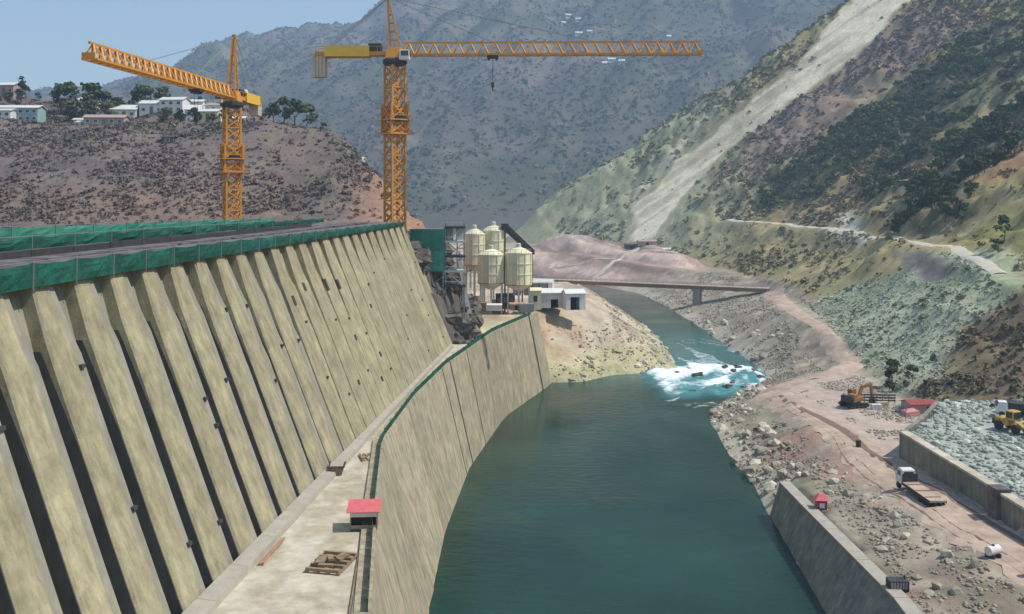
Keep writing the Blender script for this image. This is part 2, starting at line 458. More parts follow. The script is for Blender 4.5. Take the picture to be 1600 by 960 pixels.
def ground_colours(x, y, z):
    n = len(x)
    C = np.zeros((n, 3))
    A = fbm(x, y, 30, 4, 101); B = fbm(x, y, 9, 3, 131); D = fbm(x * .5 + y * .2, y - x * .1, 70, 4, 151); F = fbm(x, y, 3, 2, 161)
    s = poly_sdf(x, y, RIVER)
    right = x > river_mid(y)
    t = x - toe_x(y)
    def lay(mask, col):
        nonlocal C
        mask = np.clip(mask, 0, 1)[:, None]
        C = C * (1 - mask) + np.array(col) * mask
    def region(P, w=6.0, amp=9.0):
        near = poly_sdf(x, y, P) + amp * B + amp * .7 * A
        return smooth(w, -w, near)
    # right bank: broken grey-brown rock and spoil
    C[:] = (.31, .265, .20)
    lay(smooth(-.1, .35, A), (.36, .31, .24)); lay(smooth(.05, .4, B) * .7, (.25, .235, .18))
    lay(smooth(.15, .5, F) * .6, (.44, .39, .30)); lay(smooth(.1, .45, fbm(x, y, 5, 3, 173)) * .7, (.17, .145, .105)); lay(smooth(.15, .4, fbm(x, y, 20, 3, 175)) * .6, (.24, .24, .15))
    lay(smooth(7, 2, s + 2 * B) * right * (y < 330), (.46, .43, .32))
    lay(smooth(9, 3, s + 2 * B) * right * (y >= 330), (.40, .37, .29))
    lay(smooth(.1, .35, fbm(x, y, 14, 3, 171)) * right * (y < 215) * (t < -25), (.36, .24, .185))
    lay(region(DIRT_PAD, 3, 3) * .85, (.46, .37, .31))
    # spoil heap beyond the river, ploughed in bands
    hp = smooth(570, 600, y) * smooth(150, 125, x) * smooth(840, 780, y) * right
    lay(hp, (.40, .285, .235))
    band = np.sin((x * .9 + y * .35) * .19 + 1.5 * A)
    lay(hp * smooth(.5, .8, band), (.60, .46, .385)); lay(hp * smooth(.3, .8, -band) * .95, (.22, .165, .13)); lay(hp * smooth(.1, .4, B) * .5, (.25, .22, .18)); lay(hp * smooth(22, 26, z) * .5, (.42, .34, .31))
    # mountain
    mt = smooth(0, 6, t) * right
    lay(mt, (.275, .205, .10))
    lay(mt * smooth(-.15, .3, D), (.33, .275, .115)); lay(mt * smooth(.0, .35, A + .4 * D) * .8, (.20, .17, .075))
    lay(mt * smooth(.18, .5, B) * .55, (.33, .285, .185)); lay(mt * smooth(.12, .4, fbm(x * .5 + y * .25, y, 12, 4, 193)) * .6, (.145, .12, .08)); lay(mt * smooth(.2, .45, fbm(x, y, 5, 3, 195)) * .6, (.36, .31, .21))
    lo = mt * smooth(48, 38, t) * (y > 330)
    lay(lo * .75, (.36, .32, .165)); lay(lo * smooth(.0, .3, B) * .7, (.20, .185, .085)); lay(lo * smooth(.1, .4, -A) * .6, (.45, .35, .17))
    fan = smooth(620, 760, y) * mt
    lay(fan * smooth(230, 130, x) * .9, (.30, .31, .19))
    lay(fan * smooth(200, 90, x) * smooth(.05, .35, A) * .7, (.36, .36, .25))
    lay(region(PURPLE, 12, 12) * mt * .9, (.27, .195, .15))
    lay(region(ORANGE, 10, 10) * mt * smooth(-.1, .25, A + .5 * B + .15) * .9, (.34, .20, .10))
    lay(region(OLIVE_R, 6, 5) * mt * .9, (.25, .235, .08))
    lay(region(GREENGREY, 5, 6) * .92, (.40, .43, .30))
    lay(region(GREENGREY, 5, 6) * smooth(.0, .3, fbm(x * .6, y * .35, 7, 3, 181)) * .7, (.24, .285, .165))
    lay(region(BROWN_LOW, 4, 4) * .95, (.205, .15, .095)); lay(region(BROWN_LOW, 4, 4) * smooth(.05, .3, B) * .6, (.13, .125, .06))
    for P in (FOREST_A, FOREST_B, FOREST_C):
        lay(region(P, 7, 14) * mt * .7, (.10, .10, .055))
    scar = smooth(2.5, -2.5, poly_sdf(x, y, SCAR) + 7 * fbm(x, y, 13, 4, 197) + 6 * A) * right
    lay(scar, (.74, .67, .49)); lay(scar * smooth(.1, .45, fbm(x * .13 + 5, y, 6, 4, 191)) * .75, (.44, .385, .255))
    lay(smooth(.1, .4, fbm(x * .15, y, 14, 3, 199)) * scar * .5, (.33, .30, .19))
    fn2 = right * smooth(165, 70, x) * smooth(655, 700, y) * smooth(860, 800, y) * (1 - hp)
    lay(fn2 * smooth(-.1, .3, fbm(x * .2 + 3, y, 13, 4, 203)) * .85, (.47, .455, .30))
    lay(smooth(7, 2, line_dist(x, y, [(240, 895), (165, 845), (115, 812), (100, 800)]) + 3 * B) * right * .7, (.46, .43, .32))
    lay(smooth(5, 1, line_dist(x, y, [(191, 862), (150, 880), (110, 880)]) + 2 * B) * right * .7, (.44, .42, .32))
    lay(smooth(5, 1, line_dist(x, y, [(260, 470), (205, 430), (183, 400), (172, 388)]) + 2 * B) * right * .6, (.33, .28, .18))
    lay(smooth(6, 1, line_dist(x, y, [(300, 560), (262, 560), (225, 590), (200, 575), (180, 520)]) + 2 * B) * right * .6, (.30, .27, .15))
    lay(smooth(6, 1, line_dist(x, y, [(285, 640), (250, 665), (215, 690)]) + 2 * B) * right * .6, (.34, .22, .17))
    lay(smooth(2, -3, poly_sdf(x, y, BLOCK)) * right, (.37, .40, .35))
    lay(smooth(4, 1, line_dist(x, y, [(104, 246), (110, 243), (108, 236)]) + 2 * B) * right * .9, (.075, .075, .075))
    lay(region(CONCRETE_CUT, 2, 1.5), (.175, .17, .15))
    lay(region(WHITE_ROCK, 4, 5) * .95, (.58, .56, .44))
    # left: promontory, cut rock, village hill
    L = ~right
    pr = L & (y > 206)
    lay(pr * 1.0, (.50, .42, .32)); lay(pr * smooth(.0, .35, A) * .7, (.36, .31, .23)); lay(pr * smooth(.1, .4, B) * .6, (.60, .53, .43))
    lay(pr * smooth(.12, .35, fbm(x, y, 17, 3, 177)) * .8, (.42, .28, .18)); lay(pr * smooth(.2, .4, fbm(x * 2, y * .6, 15, 3, 179)) * .7, (.27, .22, .16))
    lay(pr * smooth(16, 6, s + 5 * B) * (y < 420), (.47, .43, .26)); lay(pr * smooth(9, 3, s + 3 * A) * smooth(.0, .3, B), (.33, .32, .19))
    dx = cliff_x(y) - x
    rk = smooth(-2, 2, dx + 2 * B) * pr
    lay(rk, (.115, .10, .085)); lay(rk * smooth(.0, .35, fbm(x, z, 6, 3, 201)) * .8, (.18, .16, .135)); lay(rk * smooth(.1, .4, B) * .5, (.09, .085, .075))
    hl = smooth(300, 325, y) * smooth(1, 8, dx) * pr
    lay(hl, (.175, .135, .125)); lay(hl * smooth(-.05, .3, A), (.13, .11, .095)); lay(hl * smooth(.1, .4, B) * .6, (.21, .165, .145))
    lay(hl * smooth(.1, .5, D + .4 * B) * .7, (.13, .125, .075)); lay(hl * smooth(-62, -40, x + 6 * A), (.33, .19, .125))
    lay(hl * smooth(68, 52, z + 5 * A) * smooth(-60, -90, x) * .6, (.22, .15, .10))
    C *= (1 + .16 * F + .10 * B)[:, None]
    return np.clip(C, .02, .8)

def axis(segs):
    out = [segs[0][0]]
    for a, b, s0, s1 in segs:
        p = a
        while p < b - 1e-6:
            f = (p - a) / (b - a)
            p = min(b, p + s0 + (s1 - s0) * f); out.append(p)
    return np.array(out)

gx = axis([(-440, -60, 9, 1.6), (-60, 200, 1.3, 1.6), (200, 460, 1.7, 3.2), (460, 820, 5, 16)])
gy = axis([(16, 120, 6, 2), (120, 340, 1.25, 1.5), (340, 700, 1.6, 2.3), (700, 950, 2.3, 3), (950, 1100, 5, 12)])
GX, GY = np.meshgrid(gx, gy)
GZ = terrain(GX, GY)
nx, ny = len(gx), len(gy)
flat = np.stack([GX.ravel(), GY.ravel(), GZ.ravel()], 1)
gcol = ground_colours(flat[:, 0], flat[:, 1], flat[:, 2])
idx = np.arange(nx * ny).reshape(ny, nx)
quads = np.stack([idx[:-1, :-1].ravel(), idx[:-1, 1:].ravel(), idx[1:, 1:].ravel(), idx[1:, :-1].ravel()], 1)
fc = flat[quads].mean(1)
f_right = fc[:, 0] > river_mid(fc[:, 1])
f_mount = f_right & (fc[:, 0] > toe_x(fc[:, 1]))
f_hill = (~f_right) & (fc[:, 1] > 238) & (cliff_x(fc[:, 1]) > fc[:, 0])
f_prom = (~f_right) & ~f_hill & (fc[:, 1] > 200) & (poly_sdf(fc[:, 0], fc[:, 1], RIVER) > -6)
f_bank = ~(f_mount | f_hill | f_prom)
def sub_mesh(name, mask):
    q = quads[mask]; u, inv = np.unique(q, return_inverse=True)
    me = mesh_np(name, flat[u], inv.reshape(-1, 4), M("ground"), True, gcol[u])
    return tag(link_mesh(name, me), kind="structure")
mountain = sub_mesh("mountain", f_mount)
hill = sub_mesh("hill", f_hill)
promontory = sub_mesh("promontory", f_prom)
riverbank = sub_mesh("riverbank", f_bank)

# base ground that carries on to the horizon under everything
def sheet(name, x0, x1, y0, y1, z, mat, col):
    me = mesh_np(name, [(x0, y0, z), (x1, y0, z), (x1, y1, z), (x0, y1, z)], [(0, 1, 2, 3)], mat, False, np.tile(np.array(col), (4, 1)))
    return tag(link_mesh(name, me), kind="structure")
sheet("ground", -6000, 6000, -300, 7000, -8, M("far_ground"), (.15, .14, .10))

# ------------------------------------------------------------------ far mountain across the valley
FS = 1.35
def far_height(x, y):
    return 60 + FS * (far_base(x / FS, y / FS) - 60)
def far_base(x, y):
    crest = np.interp(x, [-2600, -1700, -1200, -867, -700, -550, -450, -350, -267, -130, 167, 700, 1500, 2600],
                         [120, 180, 290, 395, 440, 480, 500, 530, 590, 650, 760, 860, 900, 900])
    crest = crest + 26 * fbm(x, y * 0, 160, 4, 301)
    f = np.clip((y - 1080) / (2500 - 1080), 0, 1)
    prof = f ** .92
    z = 8 + crest * prof
    g = np.abs(fbm(x + .25 * y, y * .35, 330, 5, 311))
    g2 = np.abs(fbm(x - .2 * y, y * .4, 120, 4, 331))
    z = z + (g - .28) * 150 * prof * (1 - .55 * prof) + (g2 - .25) * 75 * smooth(0, .2, f) + 9 * fbm(x, y, 50, 3, 321) * smooth(0, .1, f)
    back = np.clip(y - 2500, 0, None)
    return z - back * .5
fx = np.linspace(-2600, 2600, 330); fy = np.concatenate([np.linspace(1020, 2560, 210), np.linspace(2600, 3400, 12)])
FX, FY = np.meshgrid(fx * FS, fy * FS)
FZ = far_height(FX, FY)
fv = np.stack([FX.ravel(), FY.ravel(), FZ.ravel()], 1)
a1 = fbm(fv[:, 0], fv[:, 1], 270, 5, 341); a2 = fbm(fv[:, 0], fv[:, 1], 60, 3, 351); a3 = fbm(fv[:, 0] * .4, fv[:, 1], 160, 4, 361)
fcol = np.tile(np.array((.105, .09, .075)), (len(fv), 1))
def flay(m, c):
    global fcol
    m = np.clip(m, 0, 1)[:, None]; fcol = fcol * (1 - m) + np.array(c) * m
flay(smooth(-.1, .3, a1), (.075, .08, .05)); flay(smooth(.05, .4, a2) * .7, (.05, .058, .036)); flay(smooth(.1, .4, a3) * .7, (.16, .13, .11))
flay(smooth(.25, .5, a2 + .3 * a1) * .5, (.20, .17, .13))
idx = np.arange(FX.size).reshape(FX.shape)
fq = np.stack([idx[:-1, :-1].ravel(), idx[:-1, 1:].ravel(), idx[1:, 1:].ravel(), idx[1:, :-1].ravel()], 1)
far_mountain = tag(link_mesh("far_mountain", mesh_np("far_mountain", fv, fq, M("far_ground"), True, fcol)), kind="structure")

# ------------------------------------------------------------------ river
def water_material():
    m = bpy.data.materials.new("river_water"); m.use_nodes = True
    t = m.node_tree; L = t.links; b = t.nodes["Principled BSDF"]
    b.inputs["Roughness"].default_value = .14
    b.inputs["IOR"].default_value = 1.33
    b.inputs["Specular IOR Level"].default_value = .26
    pos = nd(t, "ShaderNodeNewGeometry").outputs["Position"]
    n0 = nd(t, "ShaderNodeTexNoise", Scale=.035, Detail=4.0); L.new(pos, n0.inputs["Vector"])
    mix = nd(t, "ShaderNodeMix", data_type='RGBA')
    mix.inputs[6].default_value = (.007, .030, .018, 1); mix.inputs[7].default_value = (.014, .050, .032, 1)
    mr = nd(t, "ShaderNodeMapRange"); mr.inputs[1].default_value = .35; mr.inputs[2].default_value = .65
    L.new(n0.outputs[0], mr.inputs[0]); L.new(mr.outputs[0], mix.inputs[0])
    at = nd(t, "ShaderNodeAttribute", attribute_name="Col")          # aerated water: r = foam, g = pale turbulent water
    sep = nd(t, "ShaderNodeSeparateColor"); L.new(at.outputs["Color"], sep.inputs[0])
    fn = nd(t, "ShaderNodeTexNoise", Scale=.55, Detail=8.0, Roughness=.72)
    mp = nd(t, "ShaderNodeMapping"); mp.inputs["Scale"].default_value = (.55, 1.0, 1); mp.inputs["Rotation"].default_value = (0, 0, .25)
    L.new(pos, mp.inputs[0]); L.new(mp.outputs[0], fn.inputs["Vector"])
    mix1 = nd(t, "ShaderNodeMix", data_type='RGBA'); mix1.inputs[7].default_value = (.07, .24, .25, 1)
    L.new(mix.outputs[2], mix1.inputs[6]); L.new(sep.outputs[1], mix1.inputs[0])
    add = nd(t, "ShaderNodeMath", operation='ADD'); L.new(fn.outputs[0], add.inputs[0]); L.new(sep.outputs[0], add.inputs[1])
    fr = nd(t, "ShaderNodeMapRange"); fr.inputs[1].default_value = .92; fr.inputs[2].default_value = 1.22
    L.new(add.outputs[0], fr.inputs[0])
    mix2 = nd(t, "ShaderNodeMix", data_type='RGBA'); mix2.inputs[7].default_value = (.80, .86, .86, 1)
    L.new(mix1.outputs[2], mix2.inputs[6]); L.new(fr.outputs[0], mix2.inputs[0])
    L.new(mix2.outputs[2], b.inputs["Base Color"])
    rr = nd(t, "ShaderNodeMapRange"); rr.inputs[3].default_value = .14; rr.inputs[4].default_value = .8
    L.new(fr.outputs[0], rr.inputs[0]); L.new(rr.outputs[0], b.inputs["Roughness"])
    bn = nd(t, "ShaderNodeTexNoise", Scale=.45, Detail=6.0, Roughness=.6)
    mp2 = nd(t, "ShaderNodeMapping"); mp2.inputs["Scale"].default_value = (.7, 1.3, 1); L.new(pos, mp2.inputs[0]); L.new(mp2.outputs[0], bn.inputs["Vector"])
    bu = nd(t, "ShaderNodeBump"); bu.inputs["Strength"].default_value = .55; bu.inputs["Distance"].default_value = .5
    big = nd(t, "ShaderNodeTexNoise", Scale=.022, Detail=5.0, Distortion=1.2); L.new(pos, big.inputs["Vector"])
    br = nd(t, "ShaderNodeMapRange"); br.inputs[1].default_value = .38; br.inputs[2].default_value = .64; br.inputs[3].default_value = .12; br.inputs[4].default_value = 1.0
    L.new(big.outputs[0], br.inputs[0])
    hm_ = nd(t, "ShaderNodeMath", operation='MULTIPLY'); L.new(bn.outputs[0], hm_.inputs[0]); L.new(br.outputs[0], hm_.inputs[1])
    L.new(hm_.outputs[0], bu.inputs["Height"]); L.new(bu.outputs[0], b.inputs["Normal"])
    MATS["river_water"] = m
    return m
wx = axis([(-300, -40, 12, 3), (-40, 110, .9, .9)]); wy = axis([(14, 120, 6, 3), (120, 250, 3, 1.5), (250, 340, .8, .8), (340, 480, 1.5, 3), (480, 900, 4, 10)])
WX, WY = np.meshgrid(wx, wy)
ws = poly_sdf(WX, WY, RIVER)
wx_, wy_ = WX.ravel(), WY.ravel()
ra_, rc_ = -.65 * wx_ - .75 * wy_, .75 * wx_ - .65 * wy_
rap = smooth(279, 287, wy_ + .12 * (84 - wx_) + 3 * fbm(wx_, wy_, 10, 3, 401)) * smooth(338, 326, wy_ + .1 * (wx_ - 70) + 4 * fbm(wx_, wy_, 8, 3, 405)) * smooth(40, 50, wx_ + 3 * fbm(wx_, wy_, 9, 2, 403)) * smooth(84, 80, wx_)
calm = smooth(285, 330, wy_) * smooth(470, 350, wy_)
foam = rap * (.50 + .75 * fbm(ra_ * .4, rc_ * 1.5, 9, 4, 417)) + .5 * smooth(.1, .4, fbm(ra_ * .25, rc_ * 1.4, 9, 4, 419)) * smooth(246, 282, wy_) * smooth(288, 280, wy_) * smooth(36, 46, wx_) + calm * .50 * smooth(.05, .3, fbm(wx_ * 1.6 + wy_ * .25, wy_ * .35, 8, 4, 407)) + .12 * smooth(.35, .6, fbm(wx_, wy_ * .5, 16, 4, 409)) * (wy_ < 290) * smooth(150, 280, wy_)
WZ = 1.7 * rap * fbm(ra_ * .6, rc_, 4.5, 4, 411) + .35 * rap + .12 * calm * fbm(wx_, wy_, 6, 3, 413) + .04 * fbm(wx_, wy_, 9, 2, 415)
wcol = np.stack([foam, np.clip(rap * .9 + calm * .5, 0, 1), 0 * foam], 1)
idx = np.arange(WX.size).reshape(WX.shape)
wq = np.stack([idx[:-1, :-1].ravel(), idx[:-1, 1:].ravel(), idx[1:, 1:].ravel(), idx[1:, :-1].ravel()], 1)
keep = (ws.ravel()[wq] < 6).any(1)
u, inv = np.unique(wq[keep], return_inverse=True)
wv = np.stack([wx_, wy_, WZ], 1)
river = tag(link_mesh("river_water", mesh_np("river_water", wv[u], inv.reshape(-1, 4), water_material(), True, wcol[u])), kind="structure")
# ------------------------------------------------------------------ dam
P0 = Vector((-42.0, 80.0)); AX = Vector((.0938, .9956)); NO = Vector((.9956, -.0938))
def D(s, off, z):
    s = s - .11 * min(30.0, max(0.0, 52.0 - z))        # the face joints rake towards the near bank as they go down
    p = P0 + AX * s + NO * off
    return (p.x, p.y, z)
def front(z):
    return float(np.interp(z, [-8, 22, 47.0, 52.0], [26.5, 12.5, 1.75, 0.0]))
S0, S1 = -45.0, 160.0
dam = thing("dam", "battered cream concrete dam with a ribbed downstream face", "dam", (-42, 100, 0))
def dloc(p): return (p[0] + 42, p[1] - 100, p[2])
def dam_part(mb, name, mat, bevel=0):
    mb.v = [dloc(p) for p in mb.v]
    return mb.build(name, mat, dam, bevel=bevel)
zs = [20, 22, 47.5, 52]
prof = [(front(z) - 3.6, z) for z in zs] + [(-14, 52), (-14, -7), (8, -7)]
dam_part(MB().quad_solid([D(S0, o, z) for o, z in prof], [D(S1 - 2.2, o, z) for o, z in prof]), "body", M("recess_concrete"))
# end block of the dam with a stepped top
prof2 = [(front(z) + .02, z) for z in (20.5, 22, 47.5)] + [(.6, 49.5), (-13.9, 49.5), (-13.9, 20.5)]
dam_part(MB().quad_solid([D(S1 - 2.6, o, z) for o, z in prof2], [D(S1 + .6, o, z) for o, z in prof2]), "end_block", M("dam_concrete"))
for k, (zt, ext) in enumerate(((44.5, 2.4), (39.5, 4.4), (34, 6.0), (28, 7.5))):
    pr = [(front(z) - .4, z) for z in (20.5, 22)] + [(front(zt) - .4, zt), (-6, zt), (-6, 20.5)]
    a, b = S1 + (.6 if k == 0 else (2.4, 4.4, 6.0)[k - 1] + .6), S1 + ext + .6
    dam_part(MB().quad_solid([D(a + .02, o, z) for o, z in pr], [D(b, o, z) for o, z in pr]), "end_step", M("dam_concrete"))
PITCH = 6.65
DB = {0: 2.2, 1: 2.0, 2: 1.75, 3: 1.4, 4: 1.05, 5: .75, 6: .52, 7: .36, 8: .27, 9: .2, 10: .16}
ZP = [21.5, 30, 38, 45.4, 47.0, 49.6, 52.0]
for i in range(-6, 24):
    s = 3.4 + PITCH * i
    db = 2.4 if i < 0 else DB.get(i, .13); dt = 1.5 if i < 9 else .95
    wmid = 4.7 + .12 * max(0, min(i, 8)) + .1 * random.uniform(-1, 1); 
    if i > 8: wmid = min(6.3, 4.6 + .25 * (i - 8))
    wtop = 3.1 if i < 12 else 3.6
    if s + PITCH > S1: wmid = min(wmid, S1 - s - 2.7)
    rib = MB(); rings = []
    for z in ZP:
        w = float(np.interp(z, [45.4, 52], [wmid, wtop])); f = front(z) + random.uniform(-.02, .02)
        c = .22 if i < 9 else .05
        w1 = w * .72 if i < 9 else w
        rings.append([D(s, f - 4.0, z), D(s, f - c, z), D(s + c, f, z), D(s + w1 - c * .4, f, z), D(s + w1, f - c * .4, z), D(s + w1, f - 4.0, z)])
    dam_part(rib.loft(rings), "face_rib", M("dam_concrete"))
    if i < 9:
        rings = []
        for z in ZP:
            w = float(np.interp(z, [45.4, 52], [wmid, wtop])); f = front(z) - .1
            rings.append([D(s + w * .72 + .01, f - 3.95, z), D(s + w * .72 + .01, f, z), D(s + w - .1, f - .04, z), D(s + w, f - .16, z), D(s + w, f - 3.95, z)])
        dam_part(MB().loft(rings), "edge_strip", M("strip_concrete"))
    rings = []
    for z in ZP:
        w = float(np.interp(z, [45.4, 52], [wmid, wtop])); dp = float(np.interp(z, [38 if i < 9 else 44, 47], [db, dt])); f = front(z)
        e = min(s + PITCH, S1 - 2.7)
        rings.append([D(s + w - .3, f - 3.9, z), D(s + w - .3, f - dp, z), D(e + .3, f - dp, z), D(e + .3, f - 3.9, z)])
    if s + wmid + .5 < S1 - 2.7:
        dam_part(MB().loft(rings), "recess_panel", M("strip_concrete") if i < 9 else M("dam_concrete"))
    if i < 11:  # thin dark plates on the ribs' near sides, shade painted as colour
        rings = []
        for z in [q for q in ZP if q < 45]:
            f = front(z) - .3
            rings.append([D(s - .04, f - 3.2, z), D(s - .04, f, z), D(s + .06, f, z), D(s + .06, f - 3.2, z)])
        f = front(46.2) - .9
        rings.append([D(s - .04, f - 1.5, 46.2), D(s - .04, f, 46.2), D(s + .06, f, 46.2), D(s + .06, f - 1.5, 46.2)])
        dam_part(MB().loft(rings), "painted_slot_shade", M("painted_slot_shade"))
    # form anchors and drain mouths left on the rib
    for q in range(1 + (i % 3 == 0)):
        z = random.uniform(25, 46); f = front(z)
        sa = s + wmid - random.uniform(.4, 1.3)
        mb = MB().quad_solid([D(sa, f - .3, z - .3), D(sa + .7, f - .3, z - .3), D(sa + .7, f + .28, z - .3), D(sa, f + .28, z - .3)],
                             [D(sa, f - .3, z), D(sa + .7, f - .3, z), D(sa + .7, f + .22, z), D(sa, f + .22, z)])
        dam_part(mb, "form_bracket", M("dark_steel"))
for i, z, h in ((12, 43.4, 1.9), (13, 43.0, 1.6), (10.3, 44.5, 1.2), (9.3, 43, 1.4), (14.3, 30, .8), (12.7, 34.5, .9), (13.6, 26.5, .8), (15.2, 38, .7), (11.6, 28.5, .7)):
    s = 3.4 + PITCH * i; f0, f1 = front(z), front(z + h)
    w = .9
    mb = MB().quad_solid([D(s, f0 - .5, z), D(s + w, f0 - .5, z), D(s + w, f0 + .12, z), D(s, f0 + .12, z)],
                         [D(s, f1 - .5, z + h), D(s + w, f1 - .5, z + h), D(s + w, f1 + .12, z + h), D(s, f1 + .12, z + h)])
    dam_part(mb, "drain_opening", M("dark_steel"))
# crest deck
dam_part(MB().quad_solid([D(S0, -14.2, 52.01), D(S0, .25, 52.01), D(S0, .25, 53.4), D(S0, -14.2, 53.4)],
                         [D(S1, -14.2, 52.01), D(S1, .25, 52.01), D(S1, .25, 52.5), D(S1, -14.2, 52.5)]), "crest_deck", M("deck_dark"))
# toe kerb
mbk = []
for k in range(25):
    a, b = S0 + k * 8.2, S0 + (k + 1) * 8.2 - .06
    o0 = 12.3; o1 = 12.5 + float(np.interp(a, [0, 60, 120], [1.9, 1.3, .7]))
    dam_part(MB().quad_solid([D(a, o0, 21.8), D(a, o1, 21.8), D(a, o1 - .15, 22.6), D(a, o0, 22.75)], [D(b, o0, 21.8), D(b, o1, 21.8), D(b, o1 - .15, 22.6), D(b, o0, 22.75)]), "toe_kerb", M("kerb_concrete"))

# green safety nets along the crest, panel by panel between steel posts
def net_run(name, label, off, s0, s1, zlo, zhi, mat, n_post, wave=.38, lean=0.0, group="green safety nets along the dam crest"):
    t = thing(name, label, "safety net", D((s0 + s1) / 2, off, 52), 0, group)
    bx, by, bz = t.location
    n = max(2, int((s1 - s0) / n_post))
    for k in range(n):
        a, b = s0 + (s1 - s0) * k / n, s0 + (s1 - s0) * (k + 1) / n
        cols = 7; rows = 4; v = []; f = []
        for side in (0, .05):
            for r in range(rows):
                for c in range(cols):
                    ss = a + (b - a) * c / (cols - 1) * .996
                    fr = r / (rows - 1)
                    z0 = np.interp(ss, [s0, s1], zlo); z1 = np.interp(ss, [s0, s1], zhi)
                    sag = wave * math.sin(math.pi * c / (cols - 1)) * random.uniform(.3, 1)
                    p = D(ss, off + lean * fr + sag * math.sin(math.pi * (.2 + .6 * fr)) + side, z0 + (z1 - z0) * fr - (sag * .7 if r == rows - 1 else 0))
                    v.append((p[0] - bx, p[1] - by, p[2] - bz))
        N = cols * rows
        for r in range(rows - 1):
            for c in range(cols - 1):
                i0 = r * cols + c
                f.append((i0, i0 + 1, i0 + 1 + cols, i0 + cols)); f.append((N + i0, N + i0 + cols, N + i0 + 1 + cols, N + i0 + 1))
        for c in range(cols - 1):
            f.append((c, N + c, N + c + 1, c + 1)); q = (rows - 1) * cols + c; f.append((q, q + 1, N + q + 1, N + q))
        me = bpy.data.meshes.new("net_panel"); me.from_pydata(v, [], f); me.materials.append(mat)
        link_mesh("net_panel", me, t)
        z0 = np.interp(a, [s0, s1], zlo); z1 = np.interp(a, [s0, s1], zhi)
        p, q = Vector(D(a, off + .1, z0 - .3)), Vector(D(a, off + .1 + lean, z1 + .35))
        o = Vector(t.location)
        MB().bar(p - o, q - o, .1).build("net_post", M("steel_grey"), t)
    za, zb = zhi
    p, q = Vector(D(s0, off + .1 + lean, za + .12)), Vector(D(s1, off + .1 + lean, zb + .12)); o = Vector(t.location)
    MB().bar(p - o, q - o, .07).build("top_rail", M("steel_grey"), t)
    return t
net_run("safety_net", "dark green net hung along the dam's downstream crest edge, directly above the ribs", .45, S0, S1 - .5, (51.7, 51.9), (54.2, 52.75), M("net_green"), 6.65, group=None)
net_run("safety_net", "green net standing on the crest deck behind the dark walkway", -11.5, S0, S1 - 30, (54.2, 53.4), (55.7, 54.3), M("net_green"), 8, group=None)
net_run("safety_net", "pale teal net, highest row at the back of the dam crest", -13.8, S0, S1 - 55, (55.6, 54.0), (57.1, 55.0), M("net_teal"), 8, .3, group=None)
# low dark form wall standing on the crest deck, and pale boards
t = thing("form_wall", "low dark formwork wall along the crest deck under the green net", "formwork", D(40, -11, 53.4))
o = Vector(t.location)
for k in range(20):
    a, b = S0 + k * 8.2, S0 + (k + 1) * 8.2 - .1
    za = float(np.interp(a, [S0, S1], [53.4, 52.55]))
    zt = za + .75 + random.uniform(-.08, .1)
    mb = MB().quad_solid([Vector(D(a, -11.0, za - .1)) - o, Vector(D(b, -11.0, za - .1)) - o, Vector(D(b, -10.8, za - .1)) - o, Vector(D(a, -10.8, za - .1)) - o],
                         [Vector(D(a, -11.0, zt)) - o, Vector(D(b, -11.0, zt)) - o, Vector(D(b, -10.8, zt)) - o, Vector(D(a, -10.8, zt)) - o])
    mb.build("form_panel", M("dark_steel"), t)
t = thing("walkway_boards", "pale scaffold boards laid along the crest between the nets", "walkway", D(40, -7, 53.4))
o = Vector(t.location)
for k in range(32):
    a, b = S0 + k * 6.0, S0 + (k + 1) * 6.0 - .12
    za = float(np.interp(a, [S0, S1], [53.42, 52.6])); of = random.uniform(-.3, .3)
    q = [Vector(D(a, -8.6 + of, za)) - o, Vector(D(b, -8.6 + of, za - .04)) - o, Vector(D(b, -5.6 + of, za - .04)) - o, Vector(D(a, -5.6 + of, za)) - o]
    MB().quad_solid(q, [p + Vector((0, 0, .2)) for p in q]).build("board", M("deck_dark"), t)

# ------------------------------------------------------------------ apron slab between dam and river wall
ay = [20, 60, 86, 101, 116, 131, 146, 162, 178, 194, 211, 224, 239.5]
left_edge = [(lambda y: (D((y - 80 + 1.2) / .9956, 12.4, 0)[0], y))(y) for y in ay]
right_edge = [(float(wall_top_x(y)) - .3, y) for y in ay]
apron = MB()
apron.prism([p for p in right_edge] + left_edge[::-1], 20.4, 22.0)
tag(apron.build("apron", M("apron_concrete")), kind="structure")

# ------------------------------------------------------------------ curved river (training) wall
TW_Y = [24, 42, 60, 86, 101, 116, 131, 146, 157, 168, 178, 189, 204, 212.5, 228, 244, 260, 276, 291, 301]
WIDE = {204: .75, 212.5: .95, 228: .6, 291: 1.3}
def foot_x(y): return float(np.interp(y, [20, 90, 136, 170, 209, 257, 300], [-4, -8, -12, -11.8, -9.2, -1.7, 12.4]))
tw = thing("river_wall", "curved battered concrete wall rising from the water beside the dam apron", "wall", (-14, 150, 0))
def wring(y, back, z0=-4.0, z1=22.35):
    fx, tx = foot_x(y), float(wall_top_x(y))
    fx = fx + (fx - tx) * (-z0) / 22.0
    return [(tx - 1.6 + 14, y - 150, z1), (tx - back + 14, y - 150, z1), (fx - back + 14, y - 150, z0), (fx - 1.6 - (1.6 if back else 0) + 14, y - 150, z0)]
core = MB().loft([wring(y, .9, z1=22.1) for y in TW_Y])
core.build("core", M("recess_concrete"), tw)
for a, b in zip(TW_Y[:-1], TW_Y[1:]):
    ga = WIDE.get(a, .07) / 2; gb = WIDE.get(b, .07) / 2
    mid = (a + b) / 2
    MB().loft([wring(a + ga, 0), wring(mid, 0), wring(b - gb, 0)]).build("wall_panel", M("wall_concrete"), tw)
